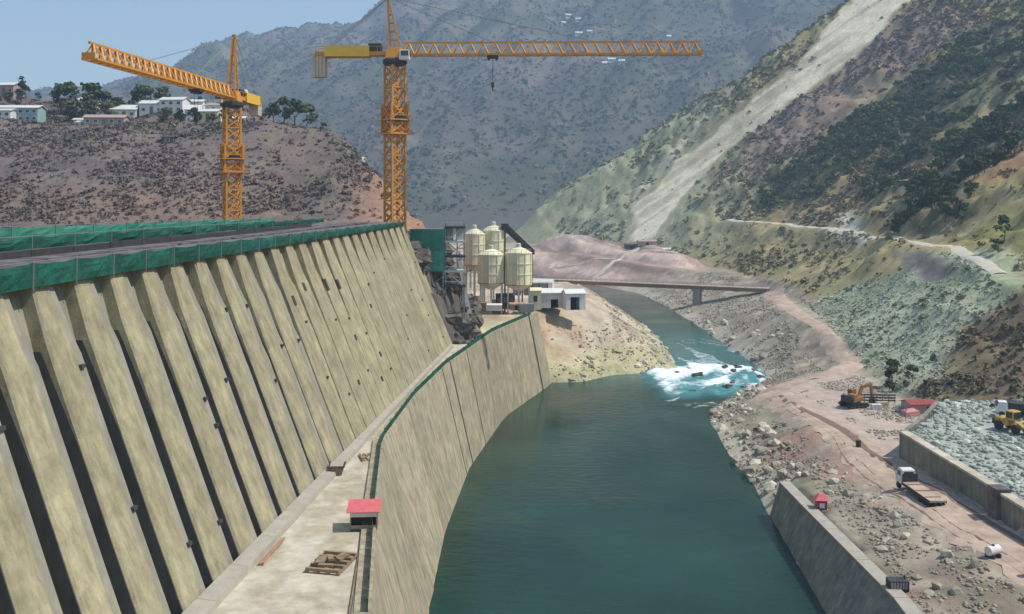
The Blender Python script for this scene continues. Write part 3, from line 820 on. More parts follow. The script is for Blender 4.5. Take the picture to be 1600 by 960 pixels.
# dark green fence on the wall's top
t = thing("edge_fence", "low dark green mesh fence along the top of the curved river wall", "fence", (-17, 150, 22.3))
FY_ = [86 + 5.2 * k for k in range(41)]
for a, b in zip(FY_[:-1], FY_[1:]):
    if b > 299: break
    p = Vector((float(wall_top_x(a)) - .35 + 17, a - 150, 0)); q = Vector((float(wall_top_x(b)) - .35 + 17, b - 150, 0))
    MB().bar(p, p + Vector((0, 0, 1.25)), .09).build("fence_post", M("dark_steel"), t)
    d = (q - p) * .015; hz_ = Vector((0, 0, 1)) 
    MB().bar(p + d + Vector((0, 0, .56)), q - d + Vector((0, 0, .56)), .04, .95).build("fence_panel", M("net_green"), t)

# ------------------------------------------------------------------ things on the apron
t = thing("site_hut", "small site hut with red roof and dark open front on the apron", "hut", (-16.7, 108.5, 22), R(4)); t.scale = (.9, .9, .9)
MB().box((-1.6, .2, 1.15), (.12, 2.4, 2.3)).build("wall", M("timber"), t)
MB().box((1.6, .2, 1.15), (.12, 2.4, 2.3)).build("wall", M("timber"), t)
MB().box((0, 1.4, 1.15), (3.3, .1, 2.3)).build("wall", M("timber"), t)
MB().box((0, -1.02, .35), (3.1, .08, .7)).build("wall", M("apron_concrete"), t)
MB().box((0, -1.05, 2.05), (3.3, .08, .62)).build("fascia", M("white_paint"), t)
MB().box((0, -.2, .12), (3.0, 2.2, .2)).build("floor", M("dark_steel"), t)
for sx in (-1.6, 1.6): MB().bar((sx, -1.0, 0), (sx, -1.0, 2.4), .12).build("post", M("timber"), t)
for k in range(6):
    x0 = -2.1 + k * .7
    MB().quad_solid([(x0, -1.6, 2.42), (x0 + .69, -1.6, 2.42), (x0 + .69, 1.8, 3.0), (x0, 1.8, 3.0)], [(x0, -1.6, 2.5), (x0 + .69, -1.6, 2.5), (x0 + .69, 1.8, 3.08), (x0, 1.8, 3.08)]).build("roof_sheet", M("red_roof"), t)
t = thing("timber_grid", "square of weathered timbers lying on the pale apron below the hut", "timber", (-18.4, 97.8, 22), R(-12))
for y in (-2.3, -1.1, 0, 1.1, 2.3): MB().box((0, y, .35), (3.5, .34, .3)).build("timber", M("timber"), t)
for x in (-1.7, -.55, .55, 1.7): MB().box((x, 0, .1), (.34, 5.1, .2)).build("timber", M("mud_brown"), t)
for x, y, w, l, a in ((-.9, -.6, .9, 1.8, .2), (.8, .7, 1.0, 1.6, -.3), (.1, -1.7, 1.5, .5, .1), (0, .1, .8, .8, .6)): MB().box((x, y, .62), (w, l, .22), a).build("timber", M("mud_brown"), t)
t = thing("steel_bin", "small brown bin beside the kerb at the dam toe", "bin", (-23.6, 129.5, 22), R(5))
MB().loft([[(-.7, -1, 0), (.7, -1, 0), (.7, 1, 0), (-.7, 1, 0)], [(-1, -1.3, 1.1), (1, -1.3, 1.1), (1, 1.3, 1.1), (-1, 1.3, 1.1)]]).build("bin_shell", M("mud_brown"), t, bevel=.05)
MB().box((0, 0, 1.16), (2.2, 2.8, .1)).build("rim", M("dark_steel"), t)
MB().box((0, 0, 1.24), (1.7, 2.2, .14)).build("rubble_fill", M("kerb_concrete"), t)
for k, (x0, x1) in enumerate(((-15.2, -14.2), (-14.6, -13.7))):
    o = MB().tube((0, 0, 0), (x1 - x0 + 1.2, -22, 0), .11, n=8).build("water_pipe", M("steel_grey" if k else "mud_brown"), None, (x0 - 1.2, 104 - k * 3, 22.13), shade=True)
    tag(o, ("rusty pipe lying along the apron edge below the hut", "grey pipe lying closest to the apron's outer edge")[k], "pipe")

t = thing("plank_pile", "loose planks lying on the apron beyond the small brown bin", "planks", (-21.3, 137, 22), R(3))
for k in range(6): MB().box((random.uniform(-.5, .5), random.uniform(-.6, .6), .06 + .09 * (k // 2)), (.24, 3.6, .07), random.uniform(-.35, .35)).build("plank", M("timber"), t)
t = thing("rebar_bundle", "rusty bundle of bars on the apron beside the kerb, nearest the camera", "rebar", (-25.2, 101, 22.1), R(-5))
for k in range(12): MB().tube((random.uniform(-.35, .35), -3.5, .06 + .07 * (k % 3)), (random.uniform(-.35, .35), 3.5 + random.uniform(-.6, .6), .06 + .07 * (k % 3)), .045, n=5).build("bar", M("silo_rust"), t)
# ------------------------------------------------------------------ tower cranes
def lattice_box(mb, w, h, z0, leg, dia):
    c = [(-w / 2, -w / 2), (w / 2, -w / 2), (w / 2, w / 2), (-w / 2, w / 2)]
    for x, y in c: mb.bar((x, y, z0), (x, y, z0 + h - .03), leg)
    for k in range(4):
        a, b = c[k], c[(k + 1) % 4]
        mb.bar((*a, z0 + .12), (*b, z0 + .12), dia)
        m = z0 + h / 2
        mb.bar((*a, z0 + .15), (*b, m), dia); mb.bar((*b, m), (*a, z0 + h - .1), dia)
        mb.bar((*b, z0 + .15), (*a, m), dia * .8); mb.bar((*a, m), (*b, z0 + h - .1), dia * .8)
    return mb

def truss_section(mb, x0, L, w, h, ch, di, inverted=False):
    """triangular jib section along +X: two bottom chords, one top chord"""
    B = [(-w / 2, 0), (w / 2, 0)]; T = (0, h)
    for y, z in B: mb.bar((x0, y, z), (x0 + L, y, z), ch)
    mb.bar((x0, 0, h), (x0 + L, 0, h), ch)
    n = 2
    for k in range(n):
        a, m, b = x0 + L * k / n, x0 + L * (k + .5) / n, x0 + L * (k + 1) / n
        for y, z in B:
            mb.bar((a, y, z), (m, 0, h), di); mb.bar((m, 0, h), (b, y, z), di)
        mb.bar((a, -w / 2, 0), (a, w / 2, 0), di); mb.bar((a, -w / 2, 0), (b, w / 2, 0), di * .8)
    return mb

def tower_crane(label, loc, mast_h, rz_mast, rz_jib, jib_len, apex_h, ballast_drop):
    t = thing("tower_crane", label, "tower crane", loc, 0, "tower cranes over the dam")
    W = 3.5; n = int(round(mast_h / 5.0)); sh = mast_h / n
    Z = Matrix.Rotation(rz_mast, 4, 'Z')
    base = MB().box((0, 0, -1.0), (7, 7, 2.0)); base.build("footing", M("grey_concrete"), t, rot=(0, 0, rz_mast))
    sec = lattice_box(MB(), W, sh, 0, .42, .30).mesh("mast_section", M("crane_paint"))
    for k in range(n): link_mesh("mast_section", sec, t, (0, 0, k * sh), (0, 0, rz_mast))
    # climbing cage round the upper mast
    zc = mast_h - 16
    cage = MB()
    lattice_box(cage, W + .9, 7.0, zc, .45, .3)
    cage.build("climbing_cage", M("crane_paint"), t, rot=(0, 0, rz_mast))
    for z in (zc - .1, zc + 3.2):
        p = MB()
        for s in (-1, 1):
            p.box((s * (W / 2 + .8), 0, z), (.7, W + 2.3, .28)); p.box((0, s * (W / 2 + .8), z + .02), (W + .9, .7, .28))
        o = p.build("cage_platform", M("crane_paint"), t, rot=(0, 0, rz_mast))
        rl = MB(); e = W / 2 + 1.1
        for a, b in (((-e, -e), (e, -e)), ((e, -e), (e, e)), ((e, e), (-e, e)), ((-e, e), (-e, -e))): rl.bar((*a, z + 1.05), (*b, z + 1.05), .12); rl.bar((*a, z), (*a, z + 1.1), .12)
        rl.build("guard_rail", M("crane_paint"), o)
    MB().box((0, -(W / 2 + .7), zc + 3.4), (2.6, .5, 1.2)).build("hydraulic_pack", M("dark_steel"), t, rot=(0, 0, rz_mast))
    # slewing ring, turntable, cab
    MB().lathe([(2.4, 0), (2.9, .5), (2.9, 1.2), (2.2, 1.6)], (0, 0, mast_h), 20).build("slewing_ring", M("dark_steel"), t)
    turn = MB().loft([[(-2, -2, 1.6), (2, -2, 1.6), (2, 2, 1.6), (-2, 2, 1.6)], [(-1.5, -1.5, 4.2), (1.5, -1.5, 4.2), (1.5, 1.5, 4.2), (-1.5, 1.5, 4.2)]])
    turn.build("turntable", M("crane_paint"), t, (0, 0, mast_h), (0, 0, rz_jib))
    zj = mast_h + 2.4
    J = (0, 0, rz_jib)
    cab = MB().box((2.6, -2.2, -.3), (2.4, 1.8, 2.3)).build("cab", M("white_paint"), t, (0, 0, zj), J, bevel=.12)
    MB().box((3.83, -2.2, .1), (.06, 1.5, 1.3)).build("window", M("glass_dark"), cab); MB().box((2.7, -3.13, .1), (1.7, .06, 1.2)).build("window", M("glass_dark"), cab)
    # jib
    ns = 12; L = jib_len / ns
    me = truss_section(MB(), 0, L - .02, 2.5, 2.9, .40, .27).mesh("jib_section", M("crane_paint"))
    for k in range(ns):
        o = link_mesh("jib_section", me, t); o.matrix_local = Matrix.Translation((0, 0, zj)) @ Matrix.Rotation(rz_jib, 4, 'Z') @ Matrix.Translation((1.8 + k * L, 0, 0))
    MB().box((1.8 + jib_len + .2, 0, .5), (.35, 2.4, 1.2)).build("jib_tip", M("crane_paint"), t, (0, 0, zj), J)
    tx = jib_len * .33
    tr = MB().box((tx, 0, -.5), (2.6, 2.6, .5)).box((tx - .9, 0, -.95), (.5, 1.8, .5)).box((tx + .9, 0, -.95), (.5, 1.8, .5)).build("trolley", M("dark_steel"), t, (0, 0, zj), J)
    hk = MB()
    for y in (-.5, .5): hk.bar((tx, y, -.6), (tx, y * .4, -6.5), .07)
    hk.box((tx, 0, -7.0), (.6, .9, 1.2)); hk.bar((tx, 0, -7.6), (tx, 0, -8.4), .22)
    hk.build("hook_block", M("dark_steel"), tr)
    # counter-jib with walkway, machinery and ballast
    C = 17.5
    cj = MB()
    for y in (-1.3, 1.3): cj.box((-C / 2 - 1, y, .3), (C, .45, .9))
    for k in range(7): cj.bar((-1.8 - k * 2.5, -1.3, .3), (-3.4 - k * 2.5, 1.3, .3), .25)
    cj.box((-C / 2 - 1, 0, .05), (C, 2.4, .1))
    for y in (-1.55, 1.55): cj.bar((-1.5, y, 1.9), (-C - 1, y, 1.9), .12)
    for k in range(8):
        for y in (-1.55, 1.55): cj.bar((-1.5 - k * 2.4, y, .5), (-1.5 - k * 2.4, y, 1.9), .11)
    cj.build("counter_jib", M("crane_paint"), t, (0, 0, zj), J)
    for y in (-1.75, 1.75): MB().box((-11.0, y, .8), (10.5, .1, 2.5)).build("side_sign_panel", M("crane_yellow"), t, (0, 0, zj), J)
    MB().box((-4.6, 0, 1.6), (3.0, 2.4, 2.2)).build("winch_house", M("dark_steel"), t, (0, 0, zj), J, bevel=.15)
    wd = MB()
    for y in (-.8, .5): wd.tube((-7.2, y, 2.1), (-7.2, y + .9, 2.1), .8, n=14)
    wd.build("winch_drum", M("white_paint"), t, (0, 0, zj), J)
    for k in range(4): MB().box((-C + 1.0 - k * .78, 0, .4 - ballast_drop / 2), (.7, 2.6, ballast_drop)).build("counterweight", M("crane_counterweight"), t, (0, 0, zj), J, bevel=.05)
    # apex tower and pendant lines
    ap = MB(); tip = (-1.6, 0, apex_h)
    for x, y in ((1.2, -1.1), (1.2, 1.1), (-1.2, -1.1), (-1.2, 1.1)): ap.bar((x, y, 1.6), (tip[0] + x * .12, y * .14, tip[2]), .34)
    for k in range(1, 6):
        f = k / 6; g = 1 - f * .87; zz = 1.6 + (apex_h - 1.6) * f; xx = tip[0] * f
        cs = [(xx + 1.2 * g, -1.1 * g, zz), (xx + 1.2 * g, 1.1 * g, zz), (xx - 1.2 * g, 1.1 * g, zz), (xx - 1.2 * g, -1.1 * g, zz)]
        for a, b in zip(cs, cs[1:] + cs[:1]): ap.bar(a, b, .2)
    ap.box((tip[0], 0, tip[2] + .2), (.9, 1.0, .9))
    ap.build("apex_tower", M("crane_paint"), t, (0, 0, zj), J)
    for q, x in enumerate((jib_len * .33, jib_len * .68)):
        MB().bar((tip[0], 0, tip[2]), (x, 0, 2.95), .13).build("pendant_line", M("steel_grey"), t, (0, 0, zj), J)
    for y in (-1.2, 1.2): MB().bar((tip[0], y * .2, tip[2]), (-C + 1, y, 1.0), .13).build("pendant_line", M("steel_grey"), t, (0, 0, zj), J)
    return t

# (base z is down on the upstream side / abutment; feet hidden behind the crest)
tower_crane("tall orange tower crane at the dam's far end, jib reaching across the valley", (-30.0, 246, 46), 42.4, R(38), R(-1.5), 69.5, 13.5, 5.6).scale = (1.0933,) * 3
tower_crane("orange tower crane standing behind the crest nets, jib turned towards the village", (-70.0, 240, 45), 36.0, R(30), R(-93.5), 69.5, 15.5, 3.4)

# ------------------------------------------------------------------ green screened scaffold and stair tower on the abutment
t = thing("screened_scaffold", "square scaffold box wrapped in bright green net beside the dam end", "scaffold", (-21.8, 250, 21), R(-3)); t.scale = (1.15,) * 3
for k in range(4):
    sx, sy = ((-1, -1), (1, -1), (1, 1), (-1, 1))[k]
    MB().bar((sx * 3.7, sy * 2.6, -3), (sx * 3.7, sy * 2.6, 25.6), .22).build("standard", M("steel_grey"), t)
for c in range(3):
    for r in range(2):
        z = 16.2 + r * 4.7; x = -3.7 + c * 2.47
        for sy in (-2.72, 2.72): MB().box((x + 1.235, sy, z + 2.3), (2.44, .06, 4.6)).build("net_panel", M("net_teal" if r else "net_mint"), t)
for sx in (-3.8, 3.8):
    for r in range(2): MB().box((sx, 0, 18.5 + r * 4.7), (.06, 5.2, 4.6)).build("net_panel", M("net_green"), t)
for z in (16.1, 20.8, 25.5):
    MB().box((0, 0, z), (7.5, 5.2, .12)).build("deck", M("timber"), t)
for z in (4, 10): 
    for sy in (-2.6, 2.6): MB().bar((-3.7, sy, z), (3.7, sy, z + 5), .14).build("brace", M("steel_grey"), t)

t = thing("stair_tower", "grey steel stair tower with landings above the dark cut rock", "stair tower", (-15.0, 252, 25), R(4)); t.scale = (1.1,) * 3
for sx in (-2.2, 2.2):
    for sy in (-1.7, 1.7): MB().bar((sx, sy, -6), (sx, sy, 24.5), .3).build("post", M("steel_grey"), t)
for k, z in enumerate((9.5, 13.0, 16.5, 20.0, 23.4)):
    MB().box((0, 0, z), (5.0, 4.0, .5)).build("landing", M("grey_white" if k % 2 else "dark_steel"), t)
    MB().bar((-2.3, -1.9, z + 1.1), (2.3, -1.9, z + 1.1), .14).build("hand_rail", M("grey_white"), t)
    if k < 4: MB().bar((-2.0 if k % 2 else 2.0, -1.2, z), (2.0 if k % 2 else -2.0, -1.2, z + 3.5), .9, .25).build("stair_flight", M("grey_white"), t)
for sx in (-2.1, .2): MB().box((sx + .9, 1.6, 21.6), (1.7, .1, 3)).build("screen_panel", M("grey_white"), t)
t = thing("delivery_chute", "pale steel chute running down the dark cut rock below the stair tower", "chute", (-12.6, 258, 20))
MB().quad_solid([(-2.6, 2, 23), (-1.5, 2, 23), (-1.5, 2, 24), (-2.6, 2, 24)], [(1.6, -2, 1.2), (2.7, -2, 1.2), (2.7, -2, 2.2), (1.6, -2, 2.2)]).build("trough", M("grey_white"), t)
for f in (.2, .5, .8): MB().bar((-2 + 4.2 * f, 2 - 4 * f, 23 - 21.8 * f), (-1.4 + 4.2 * f, 2 - 4 * f, -1), .25).build("support", M("steel_grey"), t)

# ------------------------------------------------------------------ concrete plant: silos, tower, cabins
def silo(label, x, y, zb, zt, r, base):
    t = thing("cement_silo", label, "silo", (x, y, base), 0, "cream cement silos of the batching plant")
    h0, h1 = zb - base, zt - base
    MB().lathe([(r * .3, h0 - 1.7), (r, h0), (r, h1), (r * .97, h1 + .15)], n=26).build("tank", M("silo_cream"), t, shade=False)
    MB().lathe([(r * .98, h1 + .1), (r * .55, h1 + 1.3), (r * .12, h1 + 1.9)], n=26).build("roof", M("silo_cream"), t)
    MB().lathe([(.8, h1 + 1.7), (.8, h1 + 3.0), (.5, h1 + 3.2)], n=10).build("vent_filter", M("grey_white"), t)
    for k in range(4): 
        z = h0 + .2 + (h1 - h0 - .4) * k / 3
        MB().lathe([(r + .01, z), (r + .16, z), (r + .16, z + .3), (r + .01, z + .3)], n=26).build("hoop", M("silo_cream" if k else "silo_rust"), t)
    for k in range(10):
        a = 2 * math.pi * (k + .3) / 10
        MB().box(((r + .06) * math.cos(a), (r + .06) * math.sin(a), (h0 + h1) / 2), (.3, .18, h1 - h0 - .6), a).build("stiffener", M("silo_cream"), t)
    for k in range(6):
        a = 2 * math.pi * (k + .5) / 6
        MB().bar((r * .93 * math.cos(a), r * .93 * math.sin(a), -1.2), (r * .93 * math.cos(a), r * .93 * math.sin(a), h0 + .6), .5).build("leg", M("grey_white"), t)
    lad = MB(); a = -1.9
    for w in (-.3, .3): lad.bar(((r + .45) * math.cos(a) + w, (r + .45) * math.sin(a), .2), ((r + .45) * math.cos(a) + w, (r + .45) * math.sin(a), h1 + 1), .1)
    lad.build("ladder", M("steel_grey"), t)
    rl = MB(); n = 14
    for k in range(n):
        p = (r * .95 * math.cos(2 * math.pi * k / n), r * .95 * math.sin(2 * math.pi * k / n)); q = (r * .95 * math.cos(2 * math.pi * (k + 1) / n), r * .95 * math.sin(2 * math.pi * (k + 1) / n))
        rl.bar((*p, h1 + 1.2), (*q, h1 + 1.2), .09); rl.bar((*p, h1 + .1), (*p, h1 + 1.25), .09)
    rl.build("guard_rail", M("steel_grey"), t)
silo("cream silo in front, on the cliff side of the plant mast", -7.0, 322, 29.2, 39.0, 4.35, 20.5)
silo("cream silo in front, beside the white sheds", 2.2, 322, 28.6, 39.6, 4.4, 20.5)
silo("cream silo farthest from the white sheds, standing closest to the stair tower", -13.2, 338, 34, 45.2, 3.6, 20.5)
silo("cream silo standing behind, between the other three", -6.6, 343, 35, 46.2, 4.0, 20.5)

t = thing("batching_tower", "dark conveyor gantry sloping down behind the cream silos", "conveyor", (-1.5, 334, 20.5))
MB().quad_solid([(-1.6, 8, 26), (.2, 8, 26), (.2, 8, 27.6), (-1.6, 8, 27.6)], [(8.0, 10, 17), (9.6, 10, 17), (9.6, 10, 18.6), (8.0, 10, 18.6)]).build("gallery", M("dark_steel"), t)
for x, z in ((-1, 26), (4, 21), (8.6, 17)): MB().bar((x, 9, -1), (x, 9, z), .5).build("trestle_leg", M("dark_steel"), t)
MB().bar((-.9, -9.5, -1), (-.9, -9.5, 26.5), .55).build("plant_mast", M("dark_steel"), t)
MB().box((-1.0, 7.6, 27.0), (2.6, 3.0, 2.4)).build("head_house", M("dark_steel"), t)
for k in range(3): MB().bar((-1.4 + k * .9, 7, 30), (-1.4 + k * .9, 7, 33.5 - k), .2).build("vent_pipe", M("steel_grey"), t)

def shed(name, label, loc, rz, w, d, h, rise, wall, roof, door=None, cat="shed", windows=0):
    t = thing(name, label, cat, loc, rz)
    for x in (-w / 2, w / 2): 
        MB().loft([[(x - .1, -d / 2, 0), (x + .1, -d / 2, 0), (x + .1, d / 2, 0), (x - .1, d / 2, 0)], [(x - .1, -d / 2, h), (x + .1, -d / 2, h), (x + .1, d / 2, h), (x - .1, d / 2, h)]]).build("wall", M(wall), t)
    MB().box((0, d / 2 - .1, h / 2), (w - .25, .2, h)).build("wall", M(wall), t)
    if door:
        dx, dw, dh = door
        mb = MB()
        L0, L1 = -w / 2 + .12, dx - dw / 2; R0, R1 = dx + dw / 2, w / 2 - .12
        if L1 > L0: mb.box(((L0 + L1) / 2, -d / 2 + .1, h / 2), (L1 - L0, .2, h))
        if R1 > R0: mb.box(((R0 + R1) / 2, -d / 2 + .1, h / 2), (R1 - R0, .2, h))
        mb.box((dx, -d / 2 + .1, (h + dh) / 2), (dw, .2, h - dh))
        mb.build("wall", M(wall), t)
        MB().box((dx, d / 2 - .3, dh / 2), (dw + .6, .1, dh)).build("back_lining", M("dark_steel"), t)
        MB().box((dx, 0, .06), (w - .4, d - .5, .1)).build("floor", M("dark_steel"), t)
    else:
        MB().box((0, -d / 2 + .1, h / 2), (w - .25, .2, h)).build("wall", M(wall), t)
    for k in range(windows):
        x = -w / 2 + w * (k + .5) / windows
        f = MB().box((x, -d / 2 - .03, h * .58), (w / windows * .45, .1, h * .4)).build("window", M("white_paint"), t)
        MB().box((x, -d / 2 - .09, h * .58), (w / windows * .36, .04, h * .32)).build("pane", M("glass_dark"), f)
    e = .35
    for s in (-1, 1):
        a = [(-w / 2 - e, s * (d / 2 + e), h - .05), (w / 2 + e, s * (d / 2 + e), h - .05), (w / 2 + e, 0, h + rise), (-w / 2 - e, 0, h + rise)]
        MB().quad_solid(a, [(x, y, z + .14) for x, y, z in a]).build("roof_sheet", M(roof), t)
    for x in (-w / 2, w / 2):
        MB().quad_solid([(x - .09, -d / 2 + .05, h), (x - .09, d / 2 - .05, h), (x - .09, 0, h + rise - .05)], [(x + .09, -d / 2 + .05, h), (x + .09, d / 2 - .05, h), (x + .09, 0, h + rise - .05)]).build("gable", M(wall), t)
    return t
shed("plant_shed", "white shed with a square black doorway at the river's edge of the plant", (21.3, 331, 19.6), R(10), 6.6, 6, 5.6, 1.2, "white_paint", "white_paint", (-.3, 3.2, 4.4), windows=0)
shed("plant_shed", "long white shed roof between the silos and the black doorway", (13.4, 335, 19.8), R(6), 8.4, 6, 5.2, 1.3, "grey_white", "white_paint", (1.0, 2.6, 3.0))
shed("plant_shed", "cream cabin under the right silo, next to the long white shed", (7.9, 326, 20.2), R(0), 3.8, 4, 6.4, .8, "silo_cream", "silo_cream", None, windows=1)
shed("plant_shed", "white low hut under the legs of the silo near the cliff", (-6.4, 316, 21), R(0), 5.6, 3, 1.8, .35, "white_paint", "white_paint", None)
shed("plant_shed", "rusty red hut under the silo beside the sheds", (1.5, 317, 21), R(4), 4.2, 3, 2.0, .4, "silo_rust", "silo_rust", (0, 1.2, 1.6))
shed("plant_shed", "small white shed with grey roof at the bridge's plant end", (12.5, 420, 17.2), R(-10), 11, 6, 3.4, 1.2, "white_paint", "roof_pale", (2, 2, 2.4))

# mixing plant and stores packed between and behind the silo legs
t = thing("mixing_plant", "dark steel mixing plant packed between the legs of the front silos", "plant", (-2.4, 324, 20.5), R(2))
MB().box((0, 0, 2.6), (6.2, 4.0, 5.0)).build("mixer_house", M("dark_steel"), t, bevel=.1)
MB().box((-3.9, -.6, 1.6), (1.6, 2.6, 3.0)).build("pump_box", M("steel_grey"), t, bevel=.08)
MB().tube((-4.5, -1.5, .6), (4.0, -1.8, 5.6), .28, n=8).build("feed_pipe", M("steel_grey"), t)
for x in (-2, 0, 2): MB().box((x, -2.05, 3.2), (1.0, .1, 1.6)).build("hatch", M("mud_brown"), t)
t = thing("aggregate_bin", "row of grey aggregate bins behind the long white shed", "bin", (6.5, 345, 19.9), R(3))
for k in range(4): MB().loft([[(k * 3 - 5.2, -1.0, 3), (k * 3 - 3.4, -1.0, 3), (k * 3 - 3.4, 1.0, 3), (k * 3 - 5.2, 1.0, 3)], [(k * 3 - 5.7, -1.6, 7.4), (k * 3 - 2.8, -1.6, 7.4), (k * 3 - 2.8, 1.6, 7.4), (k * 3 - 5.7, 1.6, 7.4)]]).build("hopper", M("steel_grey"), t)
for k in range(5):
    for y in (-1.5, 1.5): MB().bar((k * 3 - 5.8, y, -1), (k * 3 - 5.8, y, 7.4), .3).build("leg", M("dark_steel"), t)
for k, (x, y, rz, m, l) in enumerate(((-12.4, 305, 8, "steel_grey", "grey container at the foot of the dark rocks, above the curved wall"), (-10.6, 312, -4, "mud_brown", "brown container between the dark rocks and the silo legs"), (4.6, 309, 12, "steel_grey", "grey container by the wall's far end, in front of the silos"))):
    t = thing("container", l, "container", (x, y, 21.3), R(rz))
    MB().box((0, 0, 1.3), (4.6, 2.4, 2.5)).build("box_shell", M(m), t)
    for q in range(8): MB().box((-2.0 + q * .57, -1.23, 1.3), (.2, .08, 2.3)).build("side_rib", M(m), t)
    MB().box((0, 0, 2.62), (4.7, 2.5, .1)).build("roof", M(m), t)
    MB().box((0, 0, .02), (4.6, 2.2, .16)).build("base_frame", M("dark_steel"), t)
t = thing("pipe_rack", "grey scaffold of pipes rising behind the farthest silo", "scaffold", (-17.0, 340, 30))
for x in (-2.4, 0, 2.4):
    for y in (-1.5, 1.5): MB().bar((x, y, -4), (x, y, 15), .28).build("standard", M("steel_grey"), t)
for z in (2, 6, 10, 14): MB().box((0, 0, z), (5.6, 3.4, .25)).build("deck", M("grey_white"), t)
for z in (2, 6, 10): MB().bar((-2.4, -1.5, z), (2.4, -1.5, z + 4), .2).build("brace", M("steel_grey"), t)

# ------------------------------------------------------------------ bridge over the river
t = thing("road_bridge", "long low girder bridge crossing the river on a single dark pier", "bridge", (93, 484, 0), 0)
A, B = Vector((8, 524.5)), Vector((126, 470))
dv = (B - A).normalized(); nv = Vector((-dv.y, dv.x)); Lb = (B - A).length
def bp(s, o, z): 
    p = A + dv * s + nv * o; return (p.x - 93, p.y - 484, z)
nspan = 12
for k in range(nspan):
    a, b = Lb * k / nspan, Lb * (k + 1) / nspan - .08
    MB().quad_solid([bp(a, -3.4, 12.55), bp(b, -3.4, 12.55), bp(b, 3.4, 12.55), bp(a, 3.4, 12.55)], [bp(a, -3.4, 12.95), bp(b, -3.4, 12.95), bp(b, 3.4, 12.95), bp(a, 3.4, 12.95)]).build("deck_slab", M("dirt_road"), t)
for o in (-2.6, 0, 2.6):
    MB().quad_solid([bp(0, o - .3, 10.9), bp(Lb, o - .3, 10.9), bp(Lb, o + .3, 10.9), bp(0, o + .3, 10.9)], [bp(0, o - .3, 12.53), bp(Lb, o - .3, 12.53), bp(Lb, o + .3, 12.53), bp(0, o + .3, 12.53)]).build("girder", M("mud_brown"), t)
for o in (-3.3, 3.3):
    rail = MB()
    for z in (13.5, 14.0): rail.bar(bp(0, o, z), bp(Lb, o, z), .14)
    for k in range(48): rail.bar(bp(Lb * k / 47, o, 12.9), bp(Lb * k / 47, o, 14.05), .14)
    rail.build("guard_rail", M("pale_road"), t)
pm = MB(); sp = (Vector((93.7, 485)) - A).dot(dv)
pm.loft([[bp(sp - 2.0, -3.2, -3), bp(sp + 2.0, -3.2, -3), bp(sp + 2.0, 3.2, -3), bp(sp - 2.0, 3.2, -3)], [bp(sp - 1.6, -3.0, 10.2), bp(sp + 1.6, -3.0, 10.2), bp(sp + 1.6, 3.0, 10.2), bp(sp - 1.6, 3.0, 10.2)]])
pm.build("pier", M("grey_concrete"), t)
MB().quad_solid([bp(sp - 2.2, -3.6, 10.2), bp(sp + 2.2, -3.6, 10.2), bp(sp + 2.2, 3.6, 10.2), bp(sp - 2.2, 3.6, 10.2)], [bp(sp - 2.2, -3.6, 10.9), bp(sp + 2.2, -3.6, 10.9), bp(sp + 2.2, 3.6, 10.9), bp(sp - 2.2, 3.6, 10.9)]).build("pier_cap", M("grey_concrete"), t)
for s in (1.5, Lb - 1.5):
    MB().quad_solid([bp(s - 2, -4, 0), bp(s + 2, -4, 0), bp(s + 2, 4, 0), bp(s - 2, 4, 0)], [bp(s - 1.4, -4, 10.88), bp(s + 1.4, -4, 10.88), bp(s + 1.4, 4, 10.88), bp(s - 1.4, 4, 10.88)]).build("abutment", M("grey_concrete"), t)
# ------------------------------------------------------------------ roads and tracks on the right-hand bank
def drape(name, pts, mat, lift=.14, step=2.0, cross=7):
    P = [Vector(p[:2]) for p in pts]; Wd = [p[2] for p in pts]
    # Catmull-Rom resample
    out = []
    for i in range(len(P) - 1):
        p0, p1, p2, p3 = P[max(0, i - 1)], P[i], P[i + 1], P[min(len(P) - 1, i + 2)]
        n = max(2, int((p2 - p1).length / step))
        for k in range(n):
            f = k / n
            q = .5 * ((2 * p1) + (p2 - p0) * f + (2 * p0 - 5 * p1 + 4 * p2 - p3) * f * f + (3 * p1 - p0 - 3 * p2 + p3) * f ** 3)
            out.append((q, Wd[i] + (Wd[i + 1] - Wd[i]) * f))
    out.append((P[-1], Wd[-1]))
    V = []
    for i, (q, w) in enumerate(out):
        d = (out[min(i + 1, len(out) - 1)][0] - out[max(i - 1, 0)][0]).normalized(); nn = Vector((-d.y, d.x))
        for c in range(cross):
            f = c / (cross - 1) * 2 - 1
            ww = w * (1 + .12 * math.sin(i * 1.7 + c) * (abs(f) > .9))
            p = q + nn * (f * ww / 2); V.append((p.x, p.y, -lift * .9 if abs(f) > .95 else 0))
    V = np.array(V)
    # smooth bed: the highest of the cross-section's ground, softened along the way
    g = terrain(V[:, 0], V[:, 1]).reshape(-1, cross)
    V[:, 2] += (g + lift).ravel()
    idx = np.arange(len(V)).reshape(-1, cross)
    q = np.stack([idx[:-1, :-1].ravel(), idx[:-1, 1:].ravel(), idx[1:, 1:].ravel(), idx[1:, :-1].ravel()], 1)[:, ::-1]
    return tag(link_mesh(name, mesh_np(name, V, q, mat, True)), kind="structure")
drape("dirt_road", [(71, 108, 12), (70.5, 130, 12), (69.5, 153.5, 11), (69, 176, 10), (69.5, 191.5, 9), (71, 219.5, 8), (69.7, 238, 9), (70, 258, 9), (74, 270, 9)], M("dirt_road"), .16)
drape("dirt_ramp", [(72.5, 268, 9), (80, 272, 7), (90, 276.5, 6), (99, 283, 7), (103.5, 296, 6.5), (105.5, 320, 6), (109, 345, 6), (110.5, 366, 6.5), (115, 405, 8), (121, 440, 8), (127, 466, 10)], M("dirt_road"), .24)
